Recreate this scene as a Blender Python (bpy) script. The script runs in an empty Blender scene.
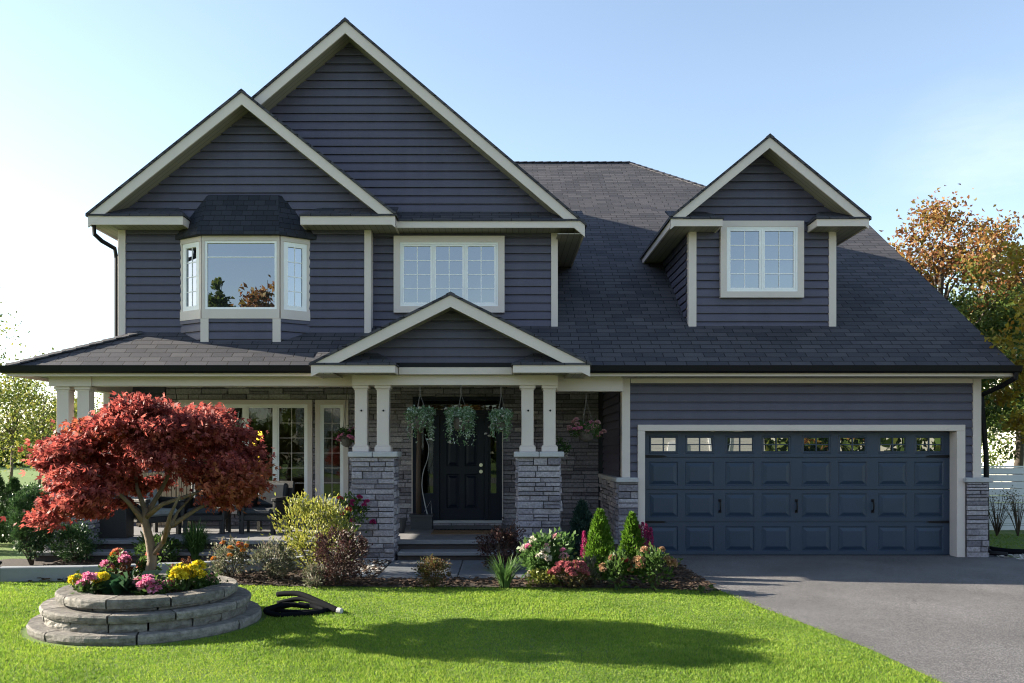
import bpy, bmesh, math, random
import numpy as np
from mathutils import Vector
R = math.radians
random.seed(7); rng = np.random.default_rng(7)
S = bpy.context.scene
COL = S.collection
# ------------------------------------------------------------------ camera, sky, sun, exposure
CAM_D, CAM_H, FPX, VX, HY = 13.55, 1.7, 853.0, 500.0, 450.0
cam = bpy.data.cameras.new('camera'); camo = bpy.data.objects.new('camera', cam); COL.objects.link(camo)
camo.location = (0, -CAM_D, CAM_H); camo.rotation_euler = (R(90), 0, 0)
cam.sensor_width = 36; cam.lens = FPX / 1024 * 36
cam.shift_x = (512 - VX) / 1024; cam.shift_y = (HY - 341.5) / 1024
cam.clip_start = .1; cam.clip_end = 2000
S.camera = camo
SUN_EL, SUN_BACK = R(22), R(12)
sx, sy, sz = -math.cos(SUN_EL) * math.cos(SUN_BACK), math.cos(SUN_EL) * math.sin(SUN_BACK), math.sin(SUN_EL)
world = bpy.data.worlds.new('World'); S.world = world; world.use_nodes = True
wn, wl = world.node_tree.nodes, world.node_tree.links
sky = wn.new('ShaderNodeTexSky'); sky.sky_type = 'NISHITA'; sky.sun_disc = False
sky.sun_elevation = SUN_EL; sky.sun_rotation = math.atan2(sx, sy)
sky.air_density = 1.0; sky.dust_density = .45; sky.ozone_density = 1.2
tc = wn.new('ShaderNodeTexCoord'); mp = wn.new('ShaderNodeMapping'); mp.inputs['Scale'].default_value = (2.2, 2.2, 7)
cn = wn.new('ShaderNodeTexNoise'); cn.inputs['Scale'].default_value = 1.6; cn.inputs['Detail'].default_value = 7; cn.inputs['Roughness'].default_value = .6
cr = wn.new('ShaderNodeValToRGB'); cr.color_ramp.elements[0].position = .38; cr.color_ramp.elements[1].position = .8
cr.color_ramp.elements[0].color = (0, 0, 0, 1); cr.color_ramp.elements[1].color = (.34, .34, .34, 1)
mx = wn.new('ShaderNodeMixRGB'); mx.inputs[2].default_value = (5.2, 5.4, 5.8, 1)
wl.new(tc.outputs['Generated'], mp.inputs[0]); wl.new(mp.outputs[0], cn.inputs['Vector']); wl.new(cn.outputs['Fac'], cr.inputs[0])
cd = wn.new('ShaderNodeVectorMath'); cd.operation = 'DISTANCE'; cd.inputs[1].default_value = Vector((.57, 1.0, .325)).normalized()
cm = wn.new('ShaderNodeMapRange'); cm.inputs[1].default_value = .02; cm.inputs[2].default_value = .11; cm.inputs[3].default_value = 1; cm.inputs[4].default_value = .04
cmul = wn.new('ShaderNodeMath'); cmul.operation = 'MULTIPLY'
wl.new(tc.outputs['Generated'], cd.inputs[0]); wl.new(cd.outputs['Value'], cm.inputs[0]); wl.new(cm.outputs[0], cmul.inputs[0]); wl.new(cr.outputs[0], cmul.inputs[1]); wl.new(cmul.outputs[0], mx.inputs[0]); hs = wn.new('ShaderNodeHueSaturation'); hs.inputs['Saturation'].default_value = .88; wl.new(sky.outputs[0], hs.inputs['Color']); wl.new(hs.outputs[0], mx.inputs[1])
bg = wn['Background']; wl.new(mx.outputs[0], bg.inputs[0]); bg.inputs[1].default_value = .078
sun = bpy.data.lights.new('sun', 'SUN'); sun.energy = 5.0; sun.angle = R(.5); sun.color = (1, .9, .74)
suno = bpy.data.objects.new('sun', sun); COL.objects.link(suno)
suno.rotation_euler = Vector((sx, sy, sz)).to_track_quat('Z', 'Y').to_euler(); suno.location = (-20, 6, 12)
S.view_settings.view_transform = 'Standard'; S.view_settings.look = 'None'; S.view_settings.gamma = 1
S.view_settings.exposure = 2.0
S.cycles.filter_width = 1.1

# ------------------------------------------------------------------ helpers
def X(px, y): return (px - VX) * (CAM_D + y) / FPX
def Z(py, y): return CAM_H + (HY - py) * (CAM_D + y) / FPX
def GY(py): return FPX * CAM_H / (py - HY) - CAM_D           # depth of a ground point seen at that row

def tag(o, label=None, cat=None, group=None, kind=None):
    if label: o['label'] = label
    if cat: o['category'] = cat
    if group: o['group'] = group
    if kind: o['kind'] = kind
    return o
def thing(name, label, cat, loc=(0, 0, 0), group=None, rotz=0):
    o = bpy.data.objects.new(name, None); COL.objects.link(o); o.empty_display_size = .2
    o.location = loc; o.rotation_euler = (0, 0, rotz)
    return tag(o, label, cat, group)
def link(name, me, parent=None, loc=(0, 0, 0)):
    o = bpy.data.objects.new(name, me); COL.objects.link(o); o.location = loc
    if parent: o.parent = parent
    return o
def kids(o): return [c for c in bpy.data.objects if c.parent == o]
def copy_tree(o, parent=None):
    c = o.copy(); COL.objects.link(c); c.parent = parent
    for ch in kids(o): copy_tree(ch, c)
    return c

class MB:
    def __init__(s): s.v = []; s.f = []; s.m = []
    def add(s, vs, fs, mi=0):
        k = len(s.v); s.v += [tuple(map(float, v)) for v in vs]
        for f in fs: s.f.append([i + k for i in f]); s.m.append(mi)
        return s
    def box(s, x0, x1, y0, y1, z0, z1, mi=0):
        return s.add([(x0,y0,z0),(x1,y0,z0),(x1,y1,z0),(x0,y1,z0),(x0,y0,z1),(x1,y0,z1),(x1,y1,z1),(x0,y1,z1)],
                     [(0,1,5,4),(1,2,6,5),(2,3,7,6),(3,0,4,7),(4,5,6,7),(3,2,1,0)], mi)
    def fbox(s, fr, u0, u1, z0, z1, d0, d1, mi=0):            # box in a wall frame; d is towards the outside
        vs = [fr(u, z, d) for d in (d0, d1) for (u, z) in ((u0, z0), (u1, z0), (u1, z1), (u0, z1))]
        return s.add(vs, [(3,2,1,0),(4,5,6,7),(0,1,5,4),(1,2,6,5),(2,3,7,6),(3,0,4,7)], mi)
    def prism(s, poly, vec, mi=0):
        n = len(poly); vs = list(poly) + [tuple(p[i] + vec[i] for i in range(3)) for p in poly]
        fs = [list(range(n))[::-1], list(range(n, 2 * n))] + [(i, (i + 1) % n, n + (i + 1) % n, n + i) for i in range(n)]
        return s.add(vs, fs, mi)
    def tube(s, pts, rad, n=8, mi=0, cap=True):
        pts = [np.array(p, float) for p in pts]; k = len(pts)
        if not hasattr(rad, '__len__'): rad = [rad] * k
        vs = []; ref = None
        for i in range(k):
            t = pts[min(i + 1, k - 1)] - pts[max(i - 1, 0)]; t /= np.linalg.norm(t) + 1e-9
            if ref is None: ref = np.array((1., 0, 0)) if abs(t[0]) < .8 else np.array((0, 1., 0))
            a = np.cross(t, ref); a /= np.linalg.norm(a) + 1e-9; b = np.cross(t, a); ref = np.cross(a, t) if False else ref
            for j in range(n):
                an = 2 * math.pi * j / n; vs.append(pts[i] + rad[i] * (math.cos(an) * a + math.sin(an) * b))
        fs = [(i*n+j, i*n+(j+1) % n, (i+1)*n+(j+1) % n, (i+1)*n+j) for i in range(k-1) for j in range(n)]
        if cap: fs += [list(range(n))[::-1], list(range((k-1)*n, k*n))]
        return s.add(vs, fs, mi)
    def lathe(s, prof, n=20, c=(0, 0), mi=0):
        vs = [(c[0] + r * math.cos(2*math.pi*j/n), c[1] + r * math.sin(2*math.pi*j/n), z) for r, z in prof for j in range(n)]
        k = len(prof)
        fs = [(i*n+j, i*n+(j+1) % n, (i+1)*n+(j+1) % n, (i+1)*n+j) for i in range(k-1) for j in range(n)]
        fs += [list(range(n))[::-1], list(range((k-1)*n, k*n))]
        return s.add(vs, fs, mi)
    def mesh(s, name, mats, smooth=False, bevel=0):
        me = bpy.data.meshes.new(name); me.from_pydata(s.v, [], s.f)
        for m in (mats if isinstance(mats, (list, tuple)) else [mats]): me.materials.append(m)
        me.polygons.foreach_set('material_index', s.m)
        bm = bmesh.new(); bm.from_mesh(me)
        bmesh.ops.recalc_face_normals(bm, faces=bm.faces)
        if bevel:
            bmesh.ops.bevel(bm, geom=[e for e in bm.edges if len(e.link_faces) == 2 and e.calc_face_angle(0) > .5], offset=bevel, segments=1, affect='EDGES', clamp_overlap=True)
        uv = bm.loops.layers.uv.new('UVMap')
        for f in bm.faces:
            n = f.normal
            if abs(n.z) > .97: t = Vector((1, 0, 0)); b = Vector((0, 1, 0))
            else:
                t = Vector((-n.y, n.x, 0)).normalized(); b = n.cross(t)
            for l in f.loops: l[uv].uv = (l.vert.co.dot(t), l.vert.co.dot(b))
            f.smooth = smooth
        bm.to_mesh(me); bm.free()
        return me
    def build(s, name, mats, parent=None, smooth=False, loc=(0, 0, 0), label=None, bevel=0):
        o = link(name, s.mesh(name, mats, smooth, bevel), parent, loc)
        if label: o['label'] = label
        return o
def FR(y): return lambda u, z, d: (u, y - d, z)                 # wall facing the street
def FRAME(o, ud, nd): return lambda u, z, d: (o[0] + u*ud[0] + d*nd[0], o[1] + u*ud[1] + d*nd[1], z)

# ------------------------------------------------------------------ materials
def mat(name):
    m = bpy.data.materials.new(name); m.use_nodes = True
    nt = m.node_tree; return m, nt.nodes, nt.links, nt.nodes['Principled BSDF']
def ramp(n, stops):
    r = n.new('ShaderNodeValToRGB'); e = r.color_ramp.elements
    while len(e) < len(stops): e.new(.5)
    for k, (p, c) in enumerate(stops): e[k].position = p; e[k].color = (*c, 1)
    return r
def noise(n, l, scale, detail=5, rough=.6, coord='Object', vec=None, sc=None):
    t = n.new('ShaderNodeTexNoise'); t.inputs['Scale'].default_value = scale; t.inputs['Detail'].default_value = detail; t.inputs['Roughness'].default_value = rough
    if vec is None:
        c = n.new('ShaderNodeTexCoord'); vec = c.outputs[coord]
    if sc:
        mpn = n.new('ShaderNodeMapping'); mpn.inputs['Scale'].default_value = sc; l.new(vec, mpn.inputs[0]); vec = mpn.outputs[0]
    l.new(vec, t.inputs['Vector']); return t
def bump(n, l, h, bs, strength=.4, dist=.01):
    b = n.new('ShaderNodeBump'); b.inputs['Strength'].default_value = strength; b.inputs['Distance'].default_value = dist
    l.new(h, b.inputs['Height']); l.new(b.outputs[0], bs.inputs['Normal']); return b
def plain(name, c, rough=.55, var=.12, scale=3, bmp=0, bscale=60, metal=0, spec=.5, sc=None):
    m, n, l, b = mat(name)
    t = noise(n, l, scale, sc=sc); r = ramp(n, [(.25, tuple(v * (1 - var) for v in c)), (.75, tuple(min(1, v * (1 + var)) for v in c))])
    l.new(t.outputs['Fac'], r.inputs[0]); l.new(r.outputs[0], b.inputs['Base Color'])
    b.inputs['Roughness'].default_value = rough; b.inputs['Metallic'].default_value = metal; b.inputs['Specular IOR Level'].default_value = spec
    if bmp:
        t2 = noise(n, l, bscale, 4); bump(n, l, t2.outputs['Fac'], b, bmp)
    return m
def island(name, stops, rough=.8, bmp=.6, bscale=35, dist=.012, mixn=.5):
    m, n, l, b = mat(name)
    g = n.new('ShaderNodeNewGeometry'); r = ramp(n, stops); l.new(g.outputs['Random Per Island'], r.inputs[0])
    t = noise(n, l, bscale, 6, .7); r2 = ramp(n, [(.3, (1 - mixn,) * 3), (.7, (1.15,) * 3)])
    mul = n.new('ShaderNodeMixRGB'); mul.blend_type = 'MULTIPLY'; mul.inputs[0].default_value = 1
    l.new(t.outputs['Fac'], r2.inputs[0]); l.new(r.outputs[0], mul.inputs[1]); l.new(r2.outputs[0], mul.inputs[2]); l.new(mul.outputs[0], b.inputs['Base Color'])
    b.inputs['Roughness'].default_value = rough; b.inputs['Specular IOR Level'].default_value = .3
    bump(n, l, t.outputs['Fac'], b, bmp, dist); return m
def leafmat(name, cols, trans=.4, rough=.5):
    m, n, l, b = mat(name)
    g = n.new('ShaderNodeNewGeometry'); k = len(cols)
    r = ramp(n, [(i / max(1, k - 1), c) for i, c in enumerate(cols)]); l.new(g.outputs['Random Per Island'], r.inputs[0])
    l.new(r.outputs[0], b.inputs['Base Color']); b.inputs['Roughness'].default_value = rough; b.inputs['Specular IOR Level'].default_value = .35
    t = n.new('ShaderNodeBsdfTranslucent'); l.new(r.outputs[0], t.inputs[0])
    mxs = n.new('ShaderNodeMixShader'); mxs.inputs[0].default_value = trans
    l.new(b.outputs[0], mxs.inputs[1]); l.new(t.outputs[0], mxs.inputs[2]); l.new(mxs.outputs[0], n['Material Output'].inputs[0])
    return m
def shingle(name, c1, c2, w=.32, h=.14, mort=.008):
    m, n, l, b = mat(name)
    c = n.new('ShaderNodeTexCoord'); br = n.new('ShaderNodeTexBrick')
    br.inputs['Scale'].default_value = 1; br.inputs['Brick Width'].default_value = w; br.inputs['Row Height'].default_value = h
    br.inputs['Mortar Size'].default_value = mort; br.inputs['Mortar Smooth'].default_value = .3; br.inputs['Bias'].default_value = 0
    br.offset = .37; br.offset_frequency = 2
    br.inputs['Color1'].default_value = (*c1, 1); br.inputs['Color2'].default_value = (*c2, 1); br.inputs['Mortar'].default_value = (.012, .012, .014, 1)
    nz = noise(n, l, 3, 3, .5, vec=c.outputs['UV']); ad = n.new('ShaderNodeVectorMath'); ad.operation = 'MULTIPLY_ADD'
    ad.inputs[1].default_value = (.03, .012, 0); l.new(nz.outputs['Color'], ad.inputs[0]); l.new(c.outputs['UV'], ad.inputs[2]); l.new(ad.outputs[0], br.inputs['Vector'])
    gr = noise(n, l, 130, 2, .8, vec=c.outputs['UV']); bl = noise(n, l, 1.2, 4, .6, vec=c.outputs['UV'])
    r1 = ramp(n, [(.3, (.55,) * 3), (.75, (1.35,) * 3)]); l.new(gr.outputs['Fac'], r1.inputs[0])
    r2 = ramp(n, [(.3, (.91,) * 3), (.7, (1.07,) * 3)]); l.new(bl.outputs['Fac'], r2.inputs[0])
    m1 = n.new('ShaderNodeMixRGB'); m1.blend_type = 'MULTIPLY'; m1.inputs[0].default_value = 1
    m2 = n.new('ShaderNodeMixRGB'); m2.blend_type = 'MULTIPLY'; m2.inputs[0].default_value = 1
    l.new(br.outputs['Color'], m1.inputs[1]); l.new(r1.outputs[0], m1.inputs[2]); l.new(m1.outputs[0], m2.inputs[1]); l.new(r2.outputs[0], m2.inputs[2])
    l.new(m2.outputs[0], b.inputs['Base Color']); b.inputs['Roughness'].default_value = .85; b.inputs['Specular IOR Level'].default_value = .25
    # every course is a wedge, thick at its lower edge
    sp = n.new('ShaderNodeSeparateXYZ'); l.new(ad.outputs[0], sp.inputs[0])
    dv = n.new('ShaderNodeMath'); dv.operation = 'DIVIDE'; dv.inputs[1].default_value = h; l.new(sp.outputs[1], dv.inputs[0])
    fr = n.new('ShaderNodeMath'); fr.operation = 'FRACT'; l.new(dv.outputs[0], fr.inputs[0])
    sb = n.new('ShaderNodeMath'); sb.operation = 'MULTIPLY_ADD'; sb.inputs[1].default_value = -1; sb.inputs[2].default_value = 1; l.new(fr.outputs[0], sb.inputs[0])
    s2 = n.new('ShaderNodeMath'); s2.operation = 'MULTIPLY_ADD'; s2.inputs[1].default_value = -.6; l.new(br.outputs['Fac'], s2.inputs[0]); l.new(sb.outputs[0], s2.inputs[2])
    s3 = n.new('ShaderNodeMath'); s3.operation = 'MULTIPLY_ADD'; s3.inputs[1].default_value = .25; l.new(gr.outputs['Fac'], s3.inputs[0]); l.new(s2.outputs[0], s3.inputs[2])
    bump(n, l, s3.outputs[0], b, .8, .014); return m
def striped(name, c, pitch=.1, ax=0, dark=.35, rough=.5):
    m, n, l, b = mat(name)
    cc = n.new('ShaderNodeTexCoord'); sp = n.new('ShaderNodeSeparateXYZ'); l.new(cc.outputs['UV'], sp.inputs[0])
    dv = n.new('ShaderNodeMath'); dv.operation = 'DIVIDE'; dv.inputs[1].default_value = pitch; l.new(sp.outputs[ax], dv.inputs[0])
    fr = n.new('ShaderNodeMath'); fr.operation = 'FRACT'; l.new(dv.outputs[0], fr.inputs[0])
    r = ramp(n, [(0, tuple(v * dark for v in c)), (.1, tuple(v * dark for v in c)), (.14, c), (1, c)]); l.new(fr.outputs[0], r.inputs[0])
    l.new(r.outputs[0], b.inputs['Base Color']); b.inputs['Roughness'].default_value = rough
    bump(n, l, r.outputs[0], b, .5, .01); return m
def glassy(name, refl, dark=(.012, .014, .017), through=False):
    m, n, l, b = mat(name); n.remove(b)
    gl = n.new('ShaderNodeBsdfGlossy'); gl.inputs['Roughness'].default_value = .004; gl.inputs['Color'].default_value = (.93, .96, 1, 1)
    if through: d = n.new('ShaderNodeBsdfTransparent'); d.inputs[0].default_value = (.75, .8, .78, 1)
    else: d = n.new('ShaderNodeBsdfDiffuse'); d.inputs[0].default_value = (*dark, 1)
    lw = n.new('ShaderNodeFresnel'); lw.inputs[0].default_value = 1.5
    ad = n.new('ShaderNodeMath'); ad.operation = 'ADD'; ad.use_clamp = True; ad.inputs[1].default_value = refl; l.new(lw.outputs[0], ad.inputs[0])
    nz = noise(n, l, 1.3, 1, .5); bp = n.new('ShaderNodeBump'); bp.inputs['Strength'].default_value = .05; bp.inputs['Distance'].default_value = .05
    l.new(nz.outputs['Fac'], bp.inputs['Height']); l.new(bp.outputs[0], gl.inputs['Normal'])
    ms = n.new('ShaderNodeMixShader'); l.new(ad.outputs[0], ms.inputs[0]); l.new(d.outputs[0], ms.inputs[1]); l.new(gl.outputs[0], ms.inputs[2]); l.new(ms.outputs[0], n['Material Output'].inputs[0])
    return m

M = {}
M['siding'] = plain('blue_grey_siding', (.067, .063, .098), .5, .08, 2.5, .15, 90, sc=(1, 1, 8))
m_ = M['siding']; n, l = m_.node_tree.nodes, m_.node_tree.links; b = n['Principled BSDF']; src = b.inputs['Base Color'].links[0].from_socket
t = noise(n, l, 1, 4, .6, sc=(5, 5, .35)); r = ramp(n, [(.3, (.88, .88, .89)), (.7, (1.07, 1.07, 1.06))]); l.new(t.outputs['Fac'], r.inputs[0])
mm = n.new('ShaderNodeMixRGB'); mm.blend_type = 'MULTIPLY'; mm.inputs[0].default_value = 1; l.new(src, mm.inputs[1]); l.new(r.outputs[0], mm.inputs[2]); l.new(mm.outputs[0], b.inputs['Base Color'])
M['shingle'] = shingle('roof_shingle', (.080, .077, .085), (.042, .043, .053))
M['bay_shingle'] = shingle('shaded_bay_shingle', (.036, .039, .052), (.020, .023, .032), .17, .105, .005)  # finer shingle, with the bay's shade and sky tint in its colour
M['trim'] = plain('taupe_trim', (.58, .505, .46), .5, .05, 2)
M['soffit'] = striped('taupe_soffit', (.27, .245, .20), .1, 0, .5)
M['ceil'] = striped('shaded_porch_ceiling', (.085, .07, .055), .1, 0, .5)  # soffit stripes darkened, porch shade put into the colour
M['soffit_rake'] = striped('taupe_rake_soffit', (.27, .245, .20), .1, 0, .5)
M['white'] = plain('white_vinyl', (.80, .80, .79), .35, .02)
M['gutter'] = plain('black_gutter', (.006, .006, .008), .5, .1, spec=.2)
M['glass'] = glassy('window_glass', .25)
M['glass_porch'] = glassy('porch_glass', .0, through=True)
M['navy'] = plain('navy_garage_paint', (.017, .035, .066), .45, .08, 2, .05, 200)
M['door'] = plain('black_navy_door', (.005, .009, .021), .4, .1, spec=.25)
M['black'] = plain('black_metal', (.004, .004, .005), .5, .1, spec=.25)
M['steel'] = plain('brushed_steel', (.6, .58, .52), .3, .05, metal=1)
M['stone'] = island('ledge_stone', [(0, (.18, .165, .19)), (.3, (.29, .265, .295)), (.65, (.40, .365, .39)), (.85, (.31, .29, .33)), (1, (.50, .46, .475))], bmp=.9, bscale=28, dist=.02)
M['mortar'] = plain('stone_mortar', (.05, .05, .055), .9)
M['cap'] = plain('cast_stone_cap', (.40, .395, .40), .7, .12, 6, .3, 80)
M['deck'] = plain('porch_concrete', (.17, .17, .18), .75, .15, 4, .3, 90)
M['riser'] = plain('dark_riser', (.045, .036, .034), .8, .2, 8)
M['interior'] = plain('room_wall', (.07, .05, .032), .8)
M['wood'] = plain('brown_wood', (.06, .038, .026), .7, .3, 12, .3, 60, sc=(1, 1, .1))
M['block'] = island('planter_block', [(0, (.15, .14, .125)), (.5, (.22, .205, .185)), (1, (.30, .28, .25))], bmp=1, bscale=14, dist=.04, mixn=.62)
M['soil'] = plain('dark_soil', (.035, .024, .017), .95, .4, 25, .9, 60)
M['concrete'] = plain('pale_concrete', (.20, .215, .23), .75, .1, 5, .3, 70)
M['slate'] = plain('slate_path', (.10, .11, .125), .6, .2, 7, .3, 50)
M['bark'] = plain('grey_brown_bark', (.145, .108, .08), .85, .35, 14, .8, 40, sc=(1, 1, .3))
M['dbark'] = plain('dark_bark', (.055, .043, .034), .9, .35, 10, .8, 30)
M['stem'] = plain('shrub_stem', (.07, .05, .035), .85, .3, 10)
M['gstem'] = plain('green_stem', (.06, .10, .03), .7, .3, 10)
M['wicker'] = plain('dark_wicker', (.018, .017, .017), .6, .3, 40, .5, 120)
M['cushion'] = plain('slate_cushion', (.025, .03, .038), .9, .15, 8, .2, 200)
M['cushion2'] = plain('pale_cushion', (.22, .24, .24), .9, .15, 8, .2, 200)
M['hose'] = plain('black_pipe', (.004, .005, .007), .9, .15, spec=.06)
M['coir'] = plain('coir_liner', (.10, .085, .075), .95, .35, 40, .8, 80)
M['rope'] = plain('hanger_wire', (.10, .09, .08), .6)
M['pot'] = plain('charcoal_pot', (.035, .037, .042), .6, .2)
M['bamboo'] = striped('pale_slats', (.36, .27, .17), .07, 0, .25)
M['mat'] = plain('coir_mat', (.18, .105, .05), .95, .2, 40, .5, 150)
M['fence'] = striped('white_fence_board', (.72, .73, .74), .15, 1, .6)
M['nwall'] = striped('cream_siding', (.66, .63, .57), .16, 1, .75)
M['gravel'] = island('pale_gravel', [(0, (.4, .39, .37)), (1, (.72, .70, .67))], bmp=.2)
M['chip'] = island('mulch_chip', [(0, (.03, .018, .012)), (.6, (.075, .044, .028)), (1, (.13, .085, .055))], bmp=.3)

def emis(name, c, e):
    m, n, l, b = mat(name); b.inputs['Base Color'].default_value = (*c, 1)
    b.inputs['Emission Color'].default_value = (*c, 1); b.inputs['Emission Strength'].default_value = e; return m
M['reflection_glow'] = emis('yellow_reflection_glow', (1, .62, .06), 1.2)  # glow that stands in for yellow reflections in the porch window

# ------------------------------------------------------------------ the ground
def sheet(name, pts, z, m, kind='structure'):
    mb = MB(); mb.add([(x, y, z) for x, y in pts], [list(range(len(pts)))])
    return tag(mb.build(name, m), kind=kind)
m, n, l, b = mat('lawn_soil')
t1 = noise(n, l, .7, 5); t2 = noise(n, l, 30, 4, .8)
r1 = ramp(n, [(.3, (.08, .15, .018)), (.7, (.13, .21, .028))]); l.new(t1.outputs['Fac'], r1.inputs[0])
r2 = ramp(n, [(.25, (.5, .5, .5)), (.75, (1.25, 1.2, 1.1))]); l.new(t2.outputs['Fac'], r2.inputs[0])
mm = n.new('ShaderNodeMixRGB'); mm.blend_type = 'MULTIPLY'; mm.inputs[0].default_value = 1; l.new(r1.outputs[0], mm.inputs[1]); l.new(r2.outputs[0], mm.inputs[2]); l.new(mm.outputs[0], b.inputs['Base Color'])
b.inputs['Roughness'].default_value = .9; bump(n, l, t2.outputs['Fac'], b, .8, .03); M['lawn'] = m
sheet('lawn', [(-400, -200), (400, -200), (400, 900), (-400, 900)], 0, M['lawn'])
m, n, l, b = mat('asphalt')
t1 = noise(n, l, 85, 4, .85); t2 = noise(n, l, .8, 4); t3 = noise(n, l, 9, 5)
r1 = ramp(n, [(.40, (.028, .028, .031)), (.50, (.085, .082, .084)), (.60, (.25, .235, .23))]); l.new(t1.outputs['Fac'], r1.inputs[0])
r2 = ramp(n, [(.3, (.72,) * 3), (.7, (1.15,) * 3)]); l.new(t2.outputs['Fac'], r2.inputs[0])
mm = n.new('ShaderNodeMixRGB'); mm.blend_type = 'MULTIPLY'; mm.inputs[0].default_value = 1; l.new(r1.outputs[0], mm.inputs[1]); l.new(r2.outputs[0], mm.inputs[2])
l.new(mm.outputs[0], b.inputs['Base Color']); b.inputs['Roughness'].default_value = .85; bump(n, l, t1.outputs['Fac'], b, .6, .008); M['asphalt'] = m
DRIVE = [(2.66, .6), (2.64, -1.4), (2.63, -3.0), (2.72, -3.9), (2.95, -5.1), (3.15, -6.3), (3.22, -7.4), (3.3, -10), (3.4, -24), (11.5, -24), (11.5, -9), (10.6, -5), (9.2, -2), (8.3, -.6), (7.72, .6)]
sheet('driveway', DRIVE, .008, M['asphalt'])
def drive_edge(y): return np.interp(y, [-24, -10, -7.4, -6.3, -5.1, -3.9, -3.0, -1.4, .6], [3.4, 3.3, 3.22, 3.15, 2.95, 2.72, 2.63, 2.64, 2.66])
BED = [(-4.6, -2.55), (-3.8, -2.75), (-2.6, -2.95), (-1.2, -3.02), (.2, -3.05), (1.5, -3.1), (2.3, -3.25), (2.64, -3.3), (2.66, .0), (1.9, .1), (.9, -.3), (-7.6, -.3), (-8.2, -1.2), (-8.0, -2.2), (-6, -2.3)]
def bed_front(x): return np.interp(x, [-8.2, -6.6, -4.6, -3.8, -2.6, -1.2, .2, 1.5, 2.3, 2.64], [-2.6, -2.6, -2.55, -2.75, -2.95, -3.02, -3.05, -3.1, -3.25, -3.3])
sheet('mulch_bed', BED, .012, M['soil'])
sheet('road', [(-200, -34), (200, -34), (200, -25), (-200, -25)], .006, M['asphalt'])
# mulch chips
def chips(name, n_, inside, m, s0, s1, zmax, box, seed):
    g = np.random.default_rng(seed); mb = MB(); cnt = 0
    while cnt < n_:
        x = g.uniform(box[0], box[1]); y = g.uniform(box[2], box[3])
        if not inside(x, y): continue
        cnt += 1; a = g.uniform(0, 6.28); L = g.uniform(s0, s1); w = L * g.uniform(.25, .6); z = g.uniform(.014, zmax); tl = g.uniform(-.02, .02); h = w * .4
        ca, sa = math.cos(a), math.sin(a)
        q = [(-L, -w), (L, -w * .7), (L * .9, w), (-L * .8, w * .8)]
        p = [(x + u*ca - v*sa, y + u*sa + v*ca, z + (tl if u > 0 else -tl * .3)) for u, v in q]
        mb.add(p + [(a_, b_, c_ + h) for a_, b_, c_ in p], [(4,5,6,7),(0,1,5,4),(1,2,6,5),(2,3,7,6),(3,0,4,7)])
    return tag(mb.build(name, m), kind='stuff')
chips('mulch', 6500, lambda x, y: y > bed_front(x) and not (-1.65 < x < .5 and y > -2.45), M['chip'], .015, .045, .05, (-6.6, 2.64, -3.3, -.7), 3)
# slate path slab in front of the steps, gravel patch beside it
pth = MB()
for i in range(4):
    for j in range(2):
        x0 = -1.62 + i * .53; y0 = -2.42 + j * .88
        pth.box(x0 + .006, x0 + .524, y0 + .006, y0 + .874, 0, .035)
tag(pth.build('path', M['slate'], bevel=.006), kind='structure')
chips('gravel', 900, lambda x, y: True, M['gravel'], .015, .035, .04, (-2.35, -1.66, -2.3, -.75), 5)
chips('gravel', 900, lambda x, y: x > 7.85 + max(0, (-.2 - y)) * .8, M['gravel'], .02, .04, .04, (7.85, 9.9, -1.5, .25), 6)

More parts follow.
